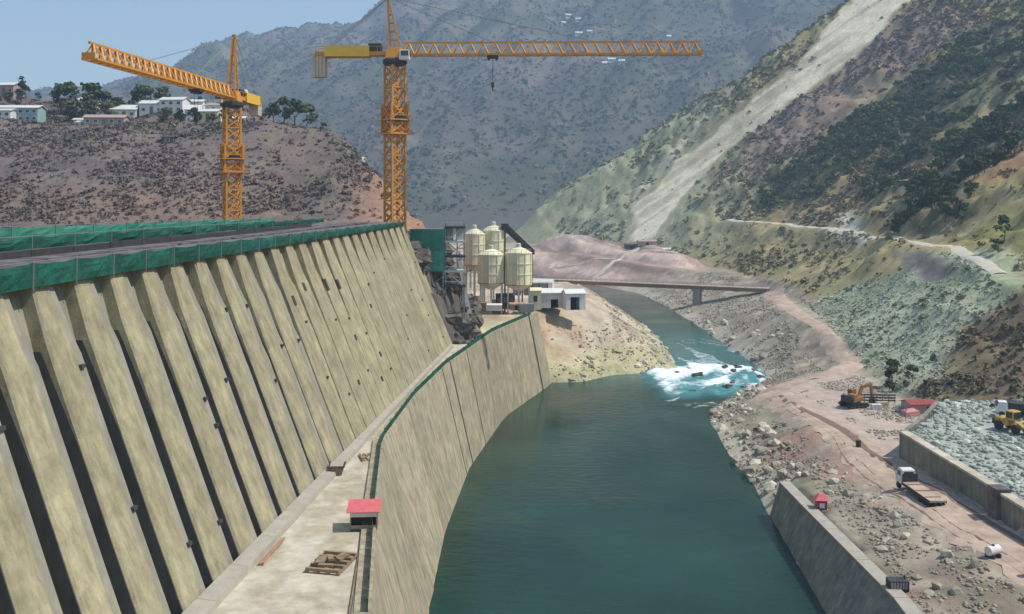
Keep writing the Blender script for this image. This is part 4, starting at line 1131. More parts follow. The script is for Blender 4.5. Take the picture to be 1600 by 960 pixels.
drape("ditch_track", [(73.5, 118, 2.0), (73.2, 136, 2.0), (72.2, 153, 2.0), (71.2, 176, 1.8), (70.9, 191, 2.2), (72.2, 205, 3.4), (72.2, 220, 3.8), (70.2, 238, 2.6), (70.5, 252, 1.6)], M("wet_track"), .21, cross=5)
# cut benches up the spoil heap
drape("heap_ramp", [(52, 628, 4), (62, 640, 4.5), (74, 657, 4.5), (84, 676, 5), (90, 690, 6)], M("pale_road"), .35, 2, 5)
drape("heap_ramp", [(28, 690, 4), (48, 676, 4), (66, 668, 4), (86, 664, 4), (108, 652, 4), (122, 634, 4)], M("dirt_road"), .35, 2, 5)
for off in (-2.4, -.6):
    drape("tyre_track", [(69.5 + off, 112, .5), (68.8 + off, 130, .5), (67.6 + off, 150, .5), (67.2 + off, 176, .5), (68.2 + off, 191.5, .5), (70 + off * .8, 205, .5), (70.3 + off * .8, 222, .5), (69.3 + off * .8, 240, .5), (69.8 + off * .8, 256, .5)], M("mud_brown"), .2, 2.0, 3)
yy = np.arange(292, 690, 13.0)
xx = toe_x(yy) + 43.4 - 5 * fbm(yy * 0, yy, 45, 3, 77)
drape("hill_road", [(float(a), float(b), 5.0) for a, b in zip(xx, yy)], M("pale_road"), .3, 3.0, 5)

# ------------------------------------------------------------------ river wall on the right-hand bank
t = thing("bank_wall", "grey concrete wall holding the rubble bank above the water", "wall", (47, 150, 0))
WY_ = [20, 70, 96, 110, 122, 136, 150, 163, 178]
def bwr(y):
    fx = float(np.interp(y, [20, 100, 122, 136, 178], [33, 41.5, 43.3, 44.6, 47.6])); tx = float(np.interp(y, [20, 100, 122, 178], [39, 46.8, 48.6, 49.6])); zt = float(np.interp(y, [20, 122, 175], [8.1, 8.1, 6.0]))
    ex = fx - (tx - fx) * .5
    return fx - 47, tx - 47, zt, ex - 47
for a, b in zip(WY_[:-1], WY_[1:]):
    rings = []
    for y in (a + .05, (a + b) / 2, b - .05):
        f, tx, zt, ex = bwr(y); rings.append([(ex, y - 150, -4), (tx, y - 150, zt), (tx + 1.5, y - 150, zt), (tx + 1.6, y - 150, -4)])
    MB().loft(rings).build("wall_panel", M("stained_concrete"), t)
    rings = []
    for y in (a + .05, b - .05):
        f, tx, zt, ex = bwr(y); rings.append([(tx - .1, y - 150, zt + .01), (tx - .1, y - 150, zt + .35), (tx + 1.9, y - 150, zt + .35), (tx + 1.9, y - 150, zt + .01)])
    MB().loft(rings).build("coping", M("kerb_concrete"), t)

# ------------------------------------------------------------------ concrete block wall round the rubble platform
t = thing("platform_wall", "tall shaded grey concrete wall below the rubble platform beside the road", "wall", (75.5, 150, 8))
for a, b in ((184.5, 172), (171.95, 160), (159.95, 149.6), (146.5, 135), (134.95, 120)):
    xa, xb = np.interp([a, b], [120, 184.5], [75.8, 75.2]) - 75.5
    if a < 147: xa -= .4; xb -= .4
    MB().quad_solid([(xa - .5, a - 150, -3), (xa + .5, a - 150, -3), (xa + .5, a - 150, 5.6), (xa - .5, a - 150, 5.6)], [(xb - .5, b - 150, -3), (xb + .5, b - 150, -3), (xb + .5, b - 150, 5.6), (xb - .5, b - 150, 5.6)]).build("wall_panel", M("stained_concrete"), t)
    MB().quad_solid([(xa - .65, a - 150, 5.62), (xa + 1.1, a - 150, 5.62), (xa + 1.1, a - 150, 6.0), (xa - .65, a - 150, 6.0)], [(xb - .65, b - 150, 5.62), (xb + 1.1, b - 150, 5.62), (xb + 1.1, b - 150, 6.0), (xb - .65, b - 150, 6.0)]).build("coping", M("apron_concrete"), t)
MB().box((-.4, -2, 1.8), (2.2, 2.8, 9.4)).build("pilaster", M("deck_dark"), t)
# return wall along the platform's far side
def seg(p, q, w, z0, z1, name, mat):
    p, q = Vector((*p, 0)), Vector((*q, 0)); o = Vector((75.5, 150, 0)); d = (q - p).normalized(); s = Vector((-d.y, d.x, 0)) * w / 2
    a = [p - s - o, p + s - o, q + s - o, q - s - o]
    MB().quad_solid([(v.x, v.y, z0) for v in a], [(v.x, v.y, z1) for v in a]).build(name, mat, t)
seg((75.2, 185.2), (84, 197.2), .9, -3, 5.5, "wall_panel", M("stained_concrete"))
seg((84.1, 197.4), (95, 214.3), .9, -3, 5.3, "wall_panel", M("stained_concrete"))

# ------------------------------------------------------------------ vehicles and machines
def wheel(parent, x, y, r, w, rim="steel_grey"):
    ty = MB().lathe([(r * .55, -w / 2), (r * .95, -w / 2), (r, -w * .3), (r, w * .3), (r * .95, w / 2), (r * .55, w / 2)], n=16).build("tyre", M("rubber"), parent, (x, y, r), (R(90), 0, R(90)))
    MB().lathe([(r * .1, -w * .4), (r * .54, -w * .42), (r * .54, w * .42), (r * .1, w * .4)], n=12).build("rim", M(rim), ty)
t = thing("flatbed_truck", "white-cabbed flatbed truck parked on the dirt road beside the shaded wall", "truck", (68.0, 161.0, 8.95), R(2))
MB().box((-.45, -1.5, 1.0), (.25, 12.0, .35)).box((.45, -1.5, 1.0), (.25, 12.0, .35)).box((0, 4.2, 1.0), (1.6, 2.0, .4)).build("chassis", M("dark_steel"), t)
MB().box((0, -2.2, 1.42), (2.7, 10.2, .3)).build("flatbed", M("dirt_road"), t)
for sx in (-1.36, 1.36): MB().box((sx, -2.2, 1.32), (.1, 10.2, .46)).build("side_rail", M("dark_steel"), t)
for y in (-5.5, -2.2, 1.1): MB().box((0, y, 1.62), (2.5, .25, .14)).build("load_bearer", M("timber"), t)
MB().box((0, 2.75, 2.2), (2.6, .14, 1.5)).build("headboard", M("dark_steel"), t)
cb = MB().loft([[(-1.25, 3.3, 1.0), (1.25, 3.3, 1.0), (1.25, 5.6, 1.0), (-1.25, 5.6, 1.0)], [(-1.25, 3.3, 2.2), (1.25, 3.3, 2.2), (1.25, 5.6, 2.2), (-1.25, 5.6, 2.2)], [(-1.15, 3.35, 3.3), (1.15, 3.35, 3.3), (1.15, 5.0, 3.3), (-1.15, 5.0, 3.3)], [(-1.0, 3.5, 3.5), (1.0, 3.5, 3.5), (1.0, 4.8, 3.5), (-1.0, 4.8, 3.5)]]).build("cab", M("white_paint"), t)
MB().quad_solid([(-1.05, 5.60, 2.3), (1.05, 5.60, 2.3), (.98, 5.1, 3.2), (-.98, 5.1, 3.2)], [(-1.05, 5.66, 2.3), (1.05, 5.66, 2.3), (.98, 5.16, 3.2), (-.98, 5.16, 3.2)]).build("windscreen", M("glass_dark"), cb)
for s in (-1, 1):
    MB().box((s * 1.235, 4.3, 2.7), (.06, 1.1, .75)).build("side_window", M("glass_dark"), cb)
    MB().bar((s * 1.3, 5.4, 2.2), (s * 1.55, 5.5, 2.9), .1).build("mirror", M("dark_steel"), cb)
    MB().box((s * .85, 5.63, 1.35), (.45, .08, .28)).build("headlight", M("white_paint"), cb)
MB().box((0, 3.27, 2.75), (1.6, .06, .7)).build("rear_window", M("glass_dark"), cb)
for y in (4.6, -3.6, -5.0, -6.4):
    for x in (-1.12, 1.12): wheel(t, x, y, .55, .5)

def excavator(label, loc, rz, paint, dark, swing, scale=1.0, boom=(2.6, 4.2, 3.2)):
    t = thing("excavator", label, "excavator", loc, rz); t.scale = (scale,) * 3
    for s in (-1, 1):
        tr = MB().loft([[(s * 1.3 - .32, -2.2, .45), (s * 1.3 + .32, -2.2, .45), (s * 1.3 + .32, -2.2, .6), (s * 1.3 - .32, -2.2, .6)], [(s * 1.3 - .32, -1.7, .0), (s * 1.3 + .32, -1.7, .0), (s * 1.3 + .32, -1.7, .95), (s * 1.3 - .32, -1.7, .95)],
                        [(s * 1.3 - .32, 1.7, .0), (s * 1.3 + .32, 1.7, .0), (s * 1.3 + .32, 1.7, .95), (s * 1.3 - .32, 1.7, .95)], [(s * 1.3 - .32, 2.2, .45), (s * 1.3 + .32, 2.2, .45), (s * 1.3 + .32, 2.2, .6), (s * 1.3 - .32, 2.2, .6)]]).build("crawler_track", M("rubber"), t)
        for k in range(5): MB().tube((s * 1.3 + s * .3, -1.5 + k * .75, .35), (s * 1.3 + s * .38, -1.5 + k * .75, .35), .26, n=10).build("roller", M(dark), tr)
    MB().lathe([(.9, .85), (.9, 1.15)], n=16).box((0, 0, .65), (2.0, 1.6, .4)).build("undercarriage", M("dark_steel"), t)
    sw = (0, 0, swing)
    MB().box((0, -.4, 1.6), (2.5, 3.2, .9)).build("upper_body", M(paint), t, rot=sw, bevel=.12)
    MB().box((0, -2.1, 1.75), (2.5, .7, 1.3)).build("counterweight", M(dark), t, rot=sw, bevel=.15)
    MB().box((.45, -1.1, 2.3), (1.5, 1.4, .55)).build("engine_cover", M(paint), t, rot=sw, bevel=.08)
    cab = MB().loft([[(-1.2, -.1, 2.05), (-.25, -.1, 2.05), (-.25, 1.4, 2.05), (-1.2, 1.4, 2.05)], [(-1.2, -.1, 3.1), (-.25, -.1, 3.1), (-.25, 1.1, 3.1), (-1.2, 1.1, 3.1)]]).build("cab", M(paint), t, rot=sw)
    MB().box((-.72, 1.28, 2.6), (.8, .1, .8)).box((-1.22, .5, 2.6), (.06, 1.0, .7)).build("cab_window", M("glass_dark"), cab)
    b0 = Vector((.35, 1.0, 1.9)); b1 = Vector((.35, 1.0 + boom[0], boom[1])); b2 = b1 + Vector((0, boom[2], -1.2)); b3 = b2 + Vector((0, -.6, -2.6))
    MB().bar(b0, (b0 + b1) / 2 + Vector((0, 0, .35)), .42, .6).bar((b0 + b1) / 2 + Vector((0, 0, .35)), b2 * .5 + b1 * .5, .38, .5).build("boom", M(paint), t, rot=sw)
    MB().bar(b2 * .5 + b1 * .5 + Vector((0, -.3, .2)), b3, .34, .42).build("stick", M(paint), t, rot=sw)
    MB().bar(b0 + Vector((0, .3, -.2)), (b0 + b1) / 2 + Vector((0, .3, .1)), .16).build("ram", M("steel_grey"), t, rot=sw)
    bk = b3
    MB().quad_solid([(bk.x - .6, bk.y - .5, bk.z + .3), (bk.x - .6, bk.y + .6, bk.z + .2), (bk.x - .6, bk.y + .3, bk.z - .7), (bk.x - .6, bk.y - .6, bk.z - .5)], [(bk.x + .6, bk.y - .5, bk.z + .3), (bk.x + .6, bk.y + .6, bk.z + .2), (bk.x + .6, bk.y + .3, bk.z - .7), (bk.x + .6, bk.y - .6, bk.z - .5)]).build("bucket", M(dark), t, rot=sw)
    return t
def gz(x, y): return float(terrain(np.array([x]), np.array([y]))[0])
excavator("brown mud-covered excavator with its boom up by the hairpin track", (84.2, 236.5, gz(84.2, 236.5)), R(-75), "machine_brown", "dark_steel", R(25), 1.35)

t = thing("wheel_loader", "bright yellow loader working on the rubble platform", "loader", (96.2, 184.5, 14.0), R(200)); t.scale = (1.25,) * 3
MB().box((0, -1.4, 1.35), (1.9, 2.4, 1.1)).build("engine_body", M("machine_yellow"), t, bevel=.15)
MB().box((0, 1.2, 1.0), (1.3, 1.9, .7)).build("front_frame", M("machine_yellow"), t, bevel=.08)
MB().box((0, -2.75, 1.1), (2.1, .5, .9)).build("counterweight", M("dark_steel"), t, bevel=.1)
lc = MB().box((0, .1, 2.45), (1.6, 1.5, 1.5)).build("cab", M("machine_yellow"), t, bevel=.1)
MB().box((0, .88, 2.55), (1.3, .05, 1.0)).box((.82, .1, 2.55), (.05, 1.1, .9)).box((-.82, .1, 2.55), (.05, 1.1, .9)).build("cab_window", M("glass_dark"), lc)
MB().bar((.6, 1.4, 1.5), (.6, 3.3, .7), .22, .35).bar((-.6, 1.4, 1.5), (-.6, 3.3, .7), .22, .35).build("lift_arm", M("machine_yellow"), t)
MB().quad_solid([(-1.4, 3.2, .1), (-1.4, 4.3, .15), (-1.4, 3.9, .6), (-1.4, 3.3, 1.3)], [(1.4, 3.2, .1), (1.4, 4.3, .15), (1.4, 3.9, .6), (1.4, 3.3, 1.3)]).build("bucket", M("dark_steel"), t)
MB().bar((.5, -1.9, 1.9), (.5, -1.9, 2.7), .14).build("exhaust", M("dark_steel"), t)
for y in (1.5, -1.6):
    for x in (-1.05, 1.05): wheel(t, x, y, .72, .55, "machine_yellow")

t = thing("tipper_truck", "dark tipper with white cab parked behind the yellow loader", "truck", (102.5, 196, 14.2), R(70))
MB().box((0, -.6, .85), (1.1, 7.2, .35)).build("chassis", M("dark_steel"), t)
MB().loft([[(-1.1, -4, 1.1), (1.1, -4, 1.1), (1.1, .9, 1.1), (-1.1, .9, 1.1)], [(-1.35, -4.5, 2.7), (1.35, -4.5, 2.7), (1.35, 1.1, 2.9), (-1.35, 1.1, 2.9)]]).build("tipper_body", M("dark_steel"), t)
cb = MB().loft([[(-1.2, 1.3, .8), (1.2, 1.3, .8), (1.2, 3.3, .8), (-1.2, 3.3, .8)], [(-1.2, 1.3, 1.9), (1.2, 1.3, 1.9), (1.2, 3.3, 1.9), (-1.2, 3.3, 1.9)], [(-1.05, 1.35, 2.9), (1.05, 1.35, 2.9), (1.05, 2.9, 2.9), (-1.05, 2.9, 2.9)]]).build("cab", M("white_paint"), t)
MB().quad_solid([(-1, 3.28, 1.95), (1, 3.28, 1.95), (.9, 2.98, 2.75), (-.9, 2.98, 2.75)], [(-1, 3.36, 1.95), (1, 3.36, 1.95), (.9, 3.06, 2.75), (-.9, 3.06, 2.75)]).build("windscreen", M("glass_dark"), cb)
for y in (2.3, -2.0, -3.3):
    for x in (-1.05, 1.05): wheel(t, x, y, .52, .45)

# red store, bags, drums
gzz = gz(97.5, 229.5)
t = shed("store_hut", "red-roofed store hut at the back of the dirt yard", (97.2, 229.5, gzz - .1), R(6), 6.4, 4.2, 2.4, .7, "house_pink", "red_paint", (1.6, 1.4, 1.9))
t = thing("material_stack", "pink tarpaulin over a material stack in front of the red-roofed store", "stack", (93.8, 226.2, gz(93.8, 226.2)), R(10))
MB().loft([[(-1.9, -1.3, 0), (1.9, -1.3, 0), (1.9, 1.3, 0), (-1.9, 1.3, 0)], [(-1.7, -1.2, 1.0), (1.7, -1.1, 1.2), (1.7, 1.1, 1.1), (-1.7, 1.2, 1.2)], [(-.9, -.4, 1.7), (.8, -.5, 1.6), (.9, .5, 1.7), (-.8, .4, 1.5)]]).build("tarpaulin", M("tarp_pink") if "tarp_pink" in MATS else material("tarp_pink", (.55, .25, .24), .6, .15, 1.0), t)
for s in (-1, 1): MB().box((s * 1.2, 0, .05), (.3, 2.9, .24)).build("bearer", M("timber"), t)
for k, (x, y, w, col, lab) in enumerate(((88.6, 233.5, 2.4, "white_paint", "white block stack right beside the brown excavator"), (91.0, 236.2, 2.8, "apron_concrete", "cream block stack in the middle of the yard row"), (93.2, 231.0, 1.6, "grey_white", "small grey block stack next to the pink tarpaulin"))):
    t = thing("block_stack", lab, "blocks", (x, y, gz(x, y)), R(8 * k))
    for i in range(3):
        for j in range(2):
            MB().box((w * (i - 1) / 3, 0, .35 + j * .66), (w / 3 - .05, 1.3, .62)).build("block", M(col), t, bevel=.03)
t = thing("timber_rail", "grey timber screen behind the block stacks in the yard", "screen", (91.5, 241, gz(91.5, 241)), R(-4))
for k in range(7): MB().bar((-4.5 + k * 1.5, 0, -.4), (-4.5 + k * 1.5, 0, 2.2), .16).build("post", M("timber"), t)
for z in (.7, 1.4, 2.1): MB().box((0, -.12, z), (9.3, .08, .4)).build("rail", M("deck_dark"), t)
t = thing("kiosk", "red kiosk with white panel on the bank wall's edge", "kiosk", (52.0, 161.5, gz(52, 161.5) + .1), R(-6))
MB().box((0, 0, .9), (1.7, 1.7, 1.8)).build("body", M("red_paint"), t, bevel=.06)
MB().loft([[(-1.15, -1.15, 1.82), (1.15, -1.15, 1.82), (1.15, 1.15, 1.82), (-1.15, 1.15, 1.82)], [(-.35, -.35, 2.7), (.35, -.35, 2.7), (.35, .35, 2.7), (-.35, .35, 2.7)]]).build("roof", M("red_roof"), t)
MB().box((0, -.88, .95), (.8, .06, .8)).build("panel", M("white_paint"), t)
MB().box((0, 0, .04), (2.3, 2.3, .2)).build("plinth", M("kerb_concrete"), t)
t = thing("water_tank", "small white tank on dark cradle below the dirt road", "tank", (65.8, 131.3, gz(65.8, 131.3)), R(25))
MB().tube((-1.0, 0, 1.25), (1.0, 0, 1.25), .62, n=16).build("tank_shell", M("white_paint"), t)
for x in (-.6, .6): MB().box((x, 0, .35), (.25, 1.5, .9)).build("cradle", M("dark_steel"), t)
MB().lathe([(.22, 1.8), (.22, 2.0), (.1, 2.05)], n=10).build("filler_cap", M("dark_steel"), t)
t = thing("generator", "black generator box on top of the bank wall at the near end", "generator", (50.4, 125.5, gz(50.4, 125.5) + .05), R(-4))
MB().box((0, 0, .95), (2.6, 1.5, 1.4)).build("housing", M("dark_steel"), t, bevel=.08)
MB().box((0, 0, .15), (2.8, 1.6, .25)).build("skid", M("rubber"), t)
for k in range(6): MB().box((-.9 + .36 * k, -.77, 1.0), (.24, .05, .8)).build("louvre", M("steel_grey"), t)
MB().tube((.9, 0, 1.6), (.9, 0, 2.2), .09, n=8).build("exhaust", M("rubber"), t)
for k, (x, y, lab) in enumerate(((70.0, 194.0, "dark drum standing at the edge of the wet track"), (67.0, 124.5, "dark drum nearest the white tank"), (69.2, 122.5, "dark drum by the road edge below the white tank"))):
    t = thing("oil_drum", lab, "drum", (x, y, gz(x, y)))
    MB().lathe([(.52, 0), (.55, .03), (.52, .08), (.52, .7), (.56, .75), (.52, .8), (.52, 1.45), (.55, 1.5), (.5, 1.52)], n=16).build("shell", M("dark_steel"), t)
    MB().lathe([(.1, 1.5), (.1, 1.58)], c=(.25, 0, 0), n=8).build("bung", M("steel_grey"), t)
# site huts on top of the spoil heap
for k, (x, y, w, c, lab) in enumerate(((86, 694, 9, "deck_dark", "dark site hut at the plant end of the spoil heap's top"), (97, 690, 13, "house_pink", "long pinkish site hut in the middle of the spoil heap's top"), (110, 693, 9, "grey_white", "pale site hut on the spoil heap's top, next to the mountain"))):
    shed("heap_hut", lab, (x, y, gz(x, y) - .3), R(3 * k), w, 5, 3.0, 1.0, c, ("dark_steel", "roof_tin", "roof_pale")[k], (0, 2, 2.2))
# ------------------------------------------------------------------ rocks
def rock_mesh(name, seed, mat, sub=2):
    bm = bmesh.new(); bmesh.ops.create_icosphere(bm, subdivisions=sub, radius=1.0)
    r = random.Random(seed)
    planes = [(Vector((r.gauss(0, 1), r.gauss(0, 1), r.gauss(0, 1))).normalized(), r.uniform(.55, .85)) for _ in range(9)]
    sx, sy, sz = r.uniform(.8, 1.3), r.uniform(.7, 1.1), r.uniform(.55, .85)
    for v in bm.verts:
        for n, d in planes:
            k = v.co.dot(n)
            if k > d: v.co -= n * (k - d)
        v.co *= 1 + r.uniform(-.06, .06)
        v.co = Vector((v.co.x * sx, v.co.y * sy, v.co.z * sz))
    me = bpy.data.meshes.new(name); bm.to_mesh(me); bm.free(); me.materials.append(mat)
    return me
ROCK_PALE = [rock_mesh("boulder", k, M("rock_pale"), 1) for k in range(6)]
ROCK_MIX = ROCK_PALE + [rock_mesh("boulder", 10 + k, M("rubble_brown"), 2) for k in range(5)]
ROCK_GREEN = [rock_mesh("stone", 20 + k, M("rock_green"), 1) for k in range(6)]

def boulders(n, xr, yr, accept, size, meshes, name, parent, seed):
    r = np.random.default_rng(seed); made = 0
    X = r.uniform(*xr, n * 30); Y = r.uniform(*yr, n * 30); ok = accept(X, Y)
    X, Y = X[ok][:n], Y[ok][:n]
    Z = terrain(X, Y)
    for x, y, z in zip(X, Y, Z):
        s = size[0] + (size[1] - size[0]) * r.random() ** 2.2
        o = link_mesh(name, meshes[int(r.integers(len(meshes)))], parent, (x, y, z + s * .08), (r.uniform(-.4, .4), r.uniform(-.4, .4), r.uniform(0, 6.28)), (s,) * 3)

def stuff_rocks(name, n, xr, yr, accept, size, mat, seed, base_z=None):
    r = np.random.default_rng(seed)
    X = r.uniform(*xr, n * 25); Y = r.uniform(*yr, n * 25); ok = accept(X, Y); X, Y = X[ok][:n], Y[ok][:n]; n = len(X)
    Z = terrain(X, Y)
    base = [np.array([v.co for v in m.vertices]) for m in ROCK_PALE_LO]; F = [np.array([p.vertices[:] for p in m.polygons]) for m in ROCK_PALE_LO]
    S = size[0] + (size[1] - size[0]) * r.random(n) ** 2.5; A = r.uniform(0, 6.28, n); K = r.integers(0, len(base), n)
    V, FF, off = [], [], 0
    for k in range(len(base)):
        m = K == k; b = base[k]
        if not m.any(): continue
        c, s_ = np.cos(A[m])[:, None], np.sin(A[m])[:, None]; sc = S[m][:, None]
        vx = X[m][:, None] + (b[:, 0] * c - b[:, 1] * s_) * sc; vy = Y[m][:, None] + (b[:, 0] * s_ + b[:, 1] * c) * sc
        vz = Z[m][:, None] + (b[:, 2] + .15) * sc
        V.append(np.stack([vx, vy, vz], 2).reshape(-1, 3))
        FF.append((F[k][None] + (np.arange(m.sum()) * len(b))[:, None, None] + off).reshape(-1, 3)); off += m.sum() * len(b)
    o = link_mesh(name, mesh_np(name, np.concatenate(V), np.concatenate(FF), mat))
    return tag(o, kind="stuff")
ROCK_PALE_LO = []
for k in range(4):
    bm = bmesh.new(); bmesh.ops.create_icosphere(bm, subdivisions=1, radius=1.0); r_ = random.Random(60 + k)
    for v in bm.verts: v.co *= r_.uniform(.75, 1.2); v.co.z *= .7
    me = bpy.data.meshes.new("pebble"); bm.to_mesh(me); bm.free(); ROCK_PALE_LO.append(me)

sd = lambda x, y: poly_sdf(x, y, RIVER)
rightside = lambda x, y: x > river_mid(y)
noroad = lambda x, y: line_dist(x, y, [(70.5, 110), (69.5, 150), (69.5, 190), (71, 220), (69.7, 240), (70.5, 258), (80, 272), (90, 276.5), (99, 283), (105.5, 320), (110.5, 366), (121, 440)]) > 6.5
boulders(230, (78, 112), (132, 212), lambda x, y: (poly_sdf(x, y, BLOCK) < -1.6) & (np.hypot(x - 97, y - 186) > 6) & (x < 108), (.55, 1.35), ROCK_GREEN, "stone", riverbank, 7)
boulders(150, (48, 75), (180, 300), lambda x, y: rightside(x, y) & (sd(x, y) > .3) & (sd(x, y) < 11) & noroad(x, y), (.4, 1.8), ROCK_MIX, "boulder", riverbank, 8)
boulders(60, (50, 68), (118, 186), lambda x, y: (sd(x, y) > 9) & noroad(x, y), (.3, 1.3), ROCK_MIX, "boulder", riverbank, 9)
boulders(60, (76, 110), (300, 470), lambda x, y: rightside(x, y) & (sd(x, y) > .2) & (sd(x, y) < 16) & noroad(x, y), (.5, 2.0), ROCK_MIX, "boulder", riverbank, 10)
def crag_mesh(seed):
    bm = bmesh.new(); bmesh.ops.create_cube(bm, size=1.6); bmesh.ops.subdivide_edges(bm, edges=bm.edges, cuts=2, use_grid_fill=True)
    r = random.Random(seed)
    for v in bm.verts: v.co = Vector((v.co.x * 1.15 + r.uniform(-.2, .2), v.co.y * .8 + r.uniform(-.2, .2), v.co.z * .75 + r.uniform(-.16, .16)))
    me = bpy.data.meshes.new("rock"); bm.to_mesh(me); bm.free(); me.materials.append(M("rock_dark")); return me
ROCK_DARK = [crag_mesh(40 + k) for k in range(6)]
boulders(150, (-30, -8), (241, 305), lambda x, y: (cliff_x(y) - x > -1.5) & (cliff_x(y) - x < 13), (.9, 3.4), ROCK_DARK, "rock", hill, 11)
boulders(90, (12, 60), (300, 420), lambda x, y: ~rightside(x, y) & (sd(x, y) > .2) & (sd(x, y) < 9), (.6, 1.8), ROCK_PALE, "boulder", promontory, 12)
stuff_rocks("rubble", 3200, (76, 115), (122, 213), lambda x, y: (poly_sdf(x, y, BLOCK) < -1.2) & (np.hypot(x - 97, y - 186) > 5), (.2, .7), M("rock_green"), 13)
stuff_rocks("bank_rubble", 9000, (46, 100), (115, 330), lambda x, y: rightside(x, y) & (sd(x, y) > np.where(y < 188, 8, .2)) & noroad(x, y) & (poly_sdf(x, y, BLOCK) > 2) & (fbm(x, y, 9, 3, 501) > -.08), (.07, .42), M("rubble_brown"), 14)
stuff_rocks("far_bank_rubble", 2600, (70, 125), (330, 560), lambda x, y: rightside(x, y) & (sd(x, y) > .3) & (x < toe_x(y)) & noroad(x, y) & (fbm(x, y, 12, 3, 503) > -.1), (.2, .7), M("rubble_brown"), 15)
stuff_rocks("promontory_rubble", 1800, (10, 60), (300, 480), lambda x, y: ~rightside(x, y) & (sd(x, y) > .2) & (sd(x, y) < 22) & (fbm(x, y, 8, 3, 505) > -.05), (.15, .6), M("rubble_brown"), 16)
stuff_rocks("slope_rubble", 2200, (100, 165), (244, 400), lambda x, y: (poly_sdf(x, y, GREENGREY) < 1) & (x - toe_x(y) < 38) & (poly_sdf(x, y, CONCRETE_CUT) > 1), (.15, .6), M("rock_green"), 17)

# boulders that break the rapids
boulders(16, (50, 84), (284, 330), lambda x, y: (sd(x, y) < -1) & (sd(x, y) > -14), (.9, 2.0), ROCK_DARK, "boulder", riverbank, 18)
for o in riverbank.children:
    if o.location.z < -.5: o.location.z = random.uniform(-.6, .1)
# ------------------------------------------------------------------ scrub: leaf-sized faces in clumps, one mass per slope
def clump(nq, seed, leaf=.5):
    r = np.random.default_rng(seed); V = []
    for k in range(nq):
        d = r.normal(size=3); d[2] = abs(d[2]) * .8 + .05; d /= np.linalg.norm(d)
        c = d * r.uniform(.55, 1.0) * np.array([1, 1, .85])
        n = d + r.normal(size=3) * .45; n /= np.linalg.norm(n)
        u = np.cross(n, r.normal(size=3)); u /= np.linalg.norm(u); w = np.cross(n, u)
        a, b = leaf * r.uniform(.6, 1.15), leaf * r.uniform(.5, 1.0)
        V += [c - u * a - w * b * .6, c + u * a * .6 - w * b, c + u * a + w * b * .7, c - u * a * .5 + w * b]
    return np.array(V)
def scatter(name, X, Y, Z, S, C, nq, leaf, seed, hs=1.0, var=4, jitter=.2):
    r = np.random.default_rng(seed); n = len(X)
    base = [clump(nq, seed * 10 + k, leaf) for k in range(var)]
    A = r.uniform(0, 6.28, n); K = r.integers(0, var, n); V, CC = [], []
    for k in range(var):
        m = K == k; b = base[k]
        if not m.any(): continue
        c, s_ = np.cos(A[m])[:, None], np.sin(A[m])[:, None]; sc = S[m][:, None]
        vx = X[m][:, None] + (b[:, 0] * c - b[:, 1] * s_) * sc; vy = Y[m][:, None] + (b[:, 0] * s_ + b[:, 1] * c) * sc; vz = Z[m][:, None] + (b[:, 2] * hs) * sc
        V.append(np.stack([vx, vy, vz], 2).reshape(-1, 3))
        lj = 1 + jitter * r.uniform(-1, 1, (m.sum(), nq))
        cc = C[m][:, None, :] * lj[:, :, None]
        CC.append(np.repeat(cc, 4, axis=1).reshape(-1, 3))
    V = np.concatenate(V); CC = np.concatenate(CC)
    F = np.arange(len(V)).reshape(-1, 4)
    return tag(link_mesh(name, mesh_np(name, V, F, M("leaf_tint"), False, CC)), kind="stuff")
def pick(n, xr, yr, dens, seed):
    r = np.random.default_rng(seed); X = r.uniform(*xr, n); Y = r.uniform(*yr, n)
    ok = r.random(n) < dens(X, Y); return X[ok], Y[ok], r
def tint(n, r, cols, p):
    c = np.array(cols)[r.choice(len(cols), n, p=p)]; return c * r.uniform(.75, 1.25, (n, 1))

# village hill
X, Y, r = pick(34000, (-235, -15), (298, 470), lambda x, y: (cliff_x(y) - x > 3) * np.clip(.35 + 1.6 * fbm(x, y, 20, 3, 601) + .5 * fbm(x, y, 6, 2, 603), .1, 1) * np.where(x > -52, .25, 1), 21)
Z = terrain(X, Y); S = .3 + 1.1 * r.random(len(X)) ** 3
HC = ground_colours(X, Y, Z) * r.uniform(.62, 1.15, (len(X), 1))
scatter("hill_scrub", X, Y, Z, S, .6 * HC + .4 * tint(len(X), r, [(.185, .15, .145), (.14, .12, .105), (.10, .105, .065), (.055, .07, .04), (.24, .20, .18)], [.42, .26, .12, .06, .14]), 10, .5, 22)
# mountain
def m_dens(x, y):
    t = x - toe_x(y)
    d = (t > 3) * (np.abs(t - 43.5 - 0 * x) > 4.5) * np.clip(.18 + 1.9 * fbm(x + .5 * y, y * .6, 34, 4, 611) + .6 * fbm(x, y, 9, 2, 615) + .12, .12, 1)
    d = d * np.where(poly_sdf(x, y, SCAR) < 4, .03, 1) * np.where(poly_sdf(x, y, GREENGREY) < 1, .35, 1) * np.where(poly_sdf(x, y, CONCRETE_CUT) < 2, 0, 1)
    return d * smooth(930, 900, y) * (x < .62 * y + 60)
X, Y, r = pick(85000, (40, 520), (215, 920), m_dens, 23)
Z = terrain(X, Y); S = (.35 + 1.9 * r.random(len(X)) ** 3) * np.interp(Y, [200, 450, 900], [.75, 1, 1.5])
green = smooth(-.1, .3, fbm(X, Y, 60, 3, 613))
C = tint(len(X), r, [(.20, .165, .10), (.14, .135, .07), (.08, .09, .042), (.27, .24, .15), (.34, .32, .21)], [.3, .25, .16, .17, .12])
C = C * (1 - .45 * green[:, None]) + np.array((.14, .15, .06)) * .45 * green[:, None]
f = (poly_sdf(X, Y, PURPLE) < 5); C[f] = C[f] * .4 + np.array((.22, .17, .145)) * .6
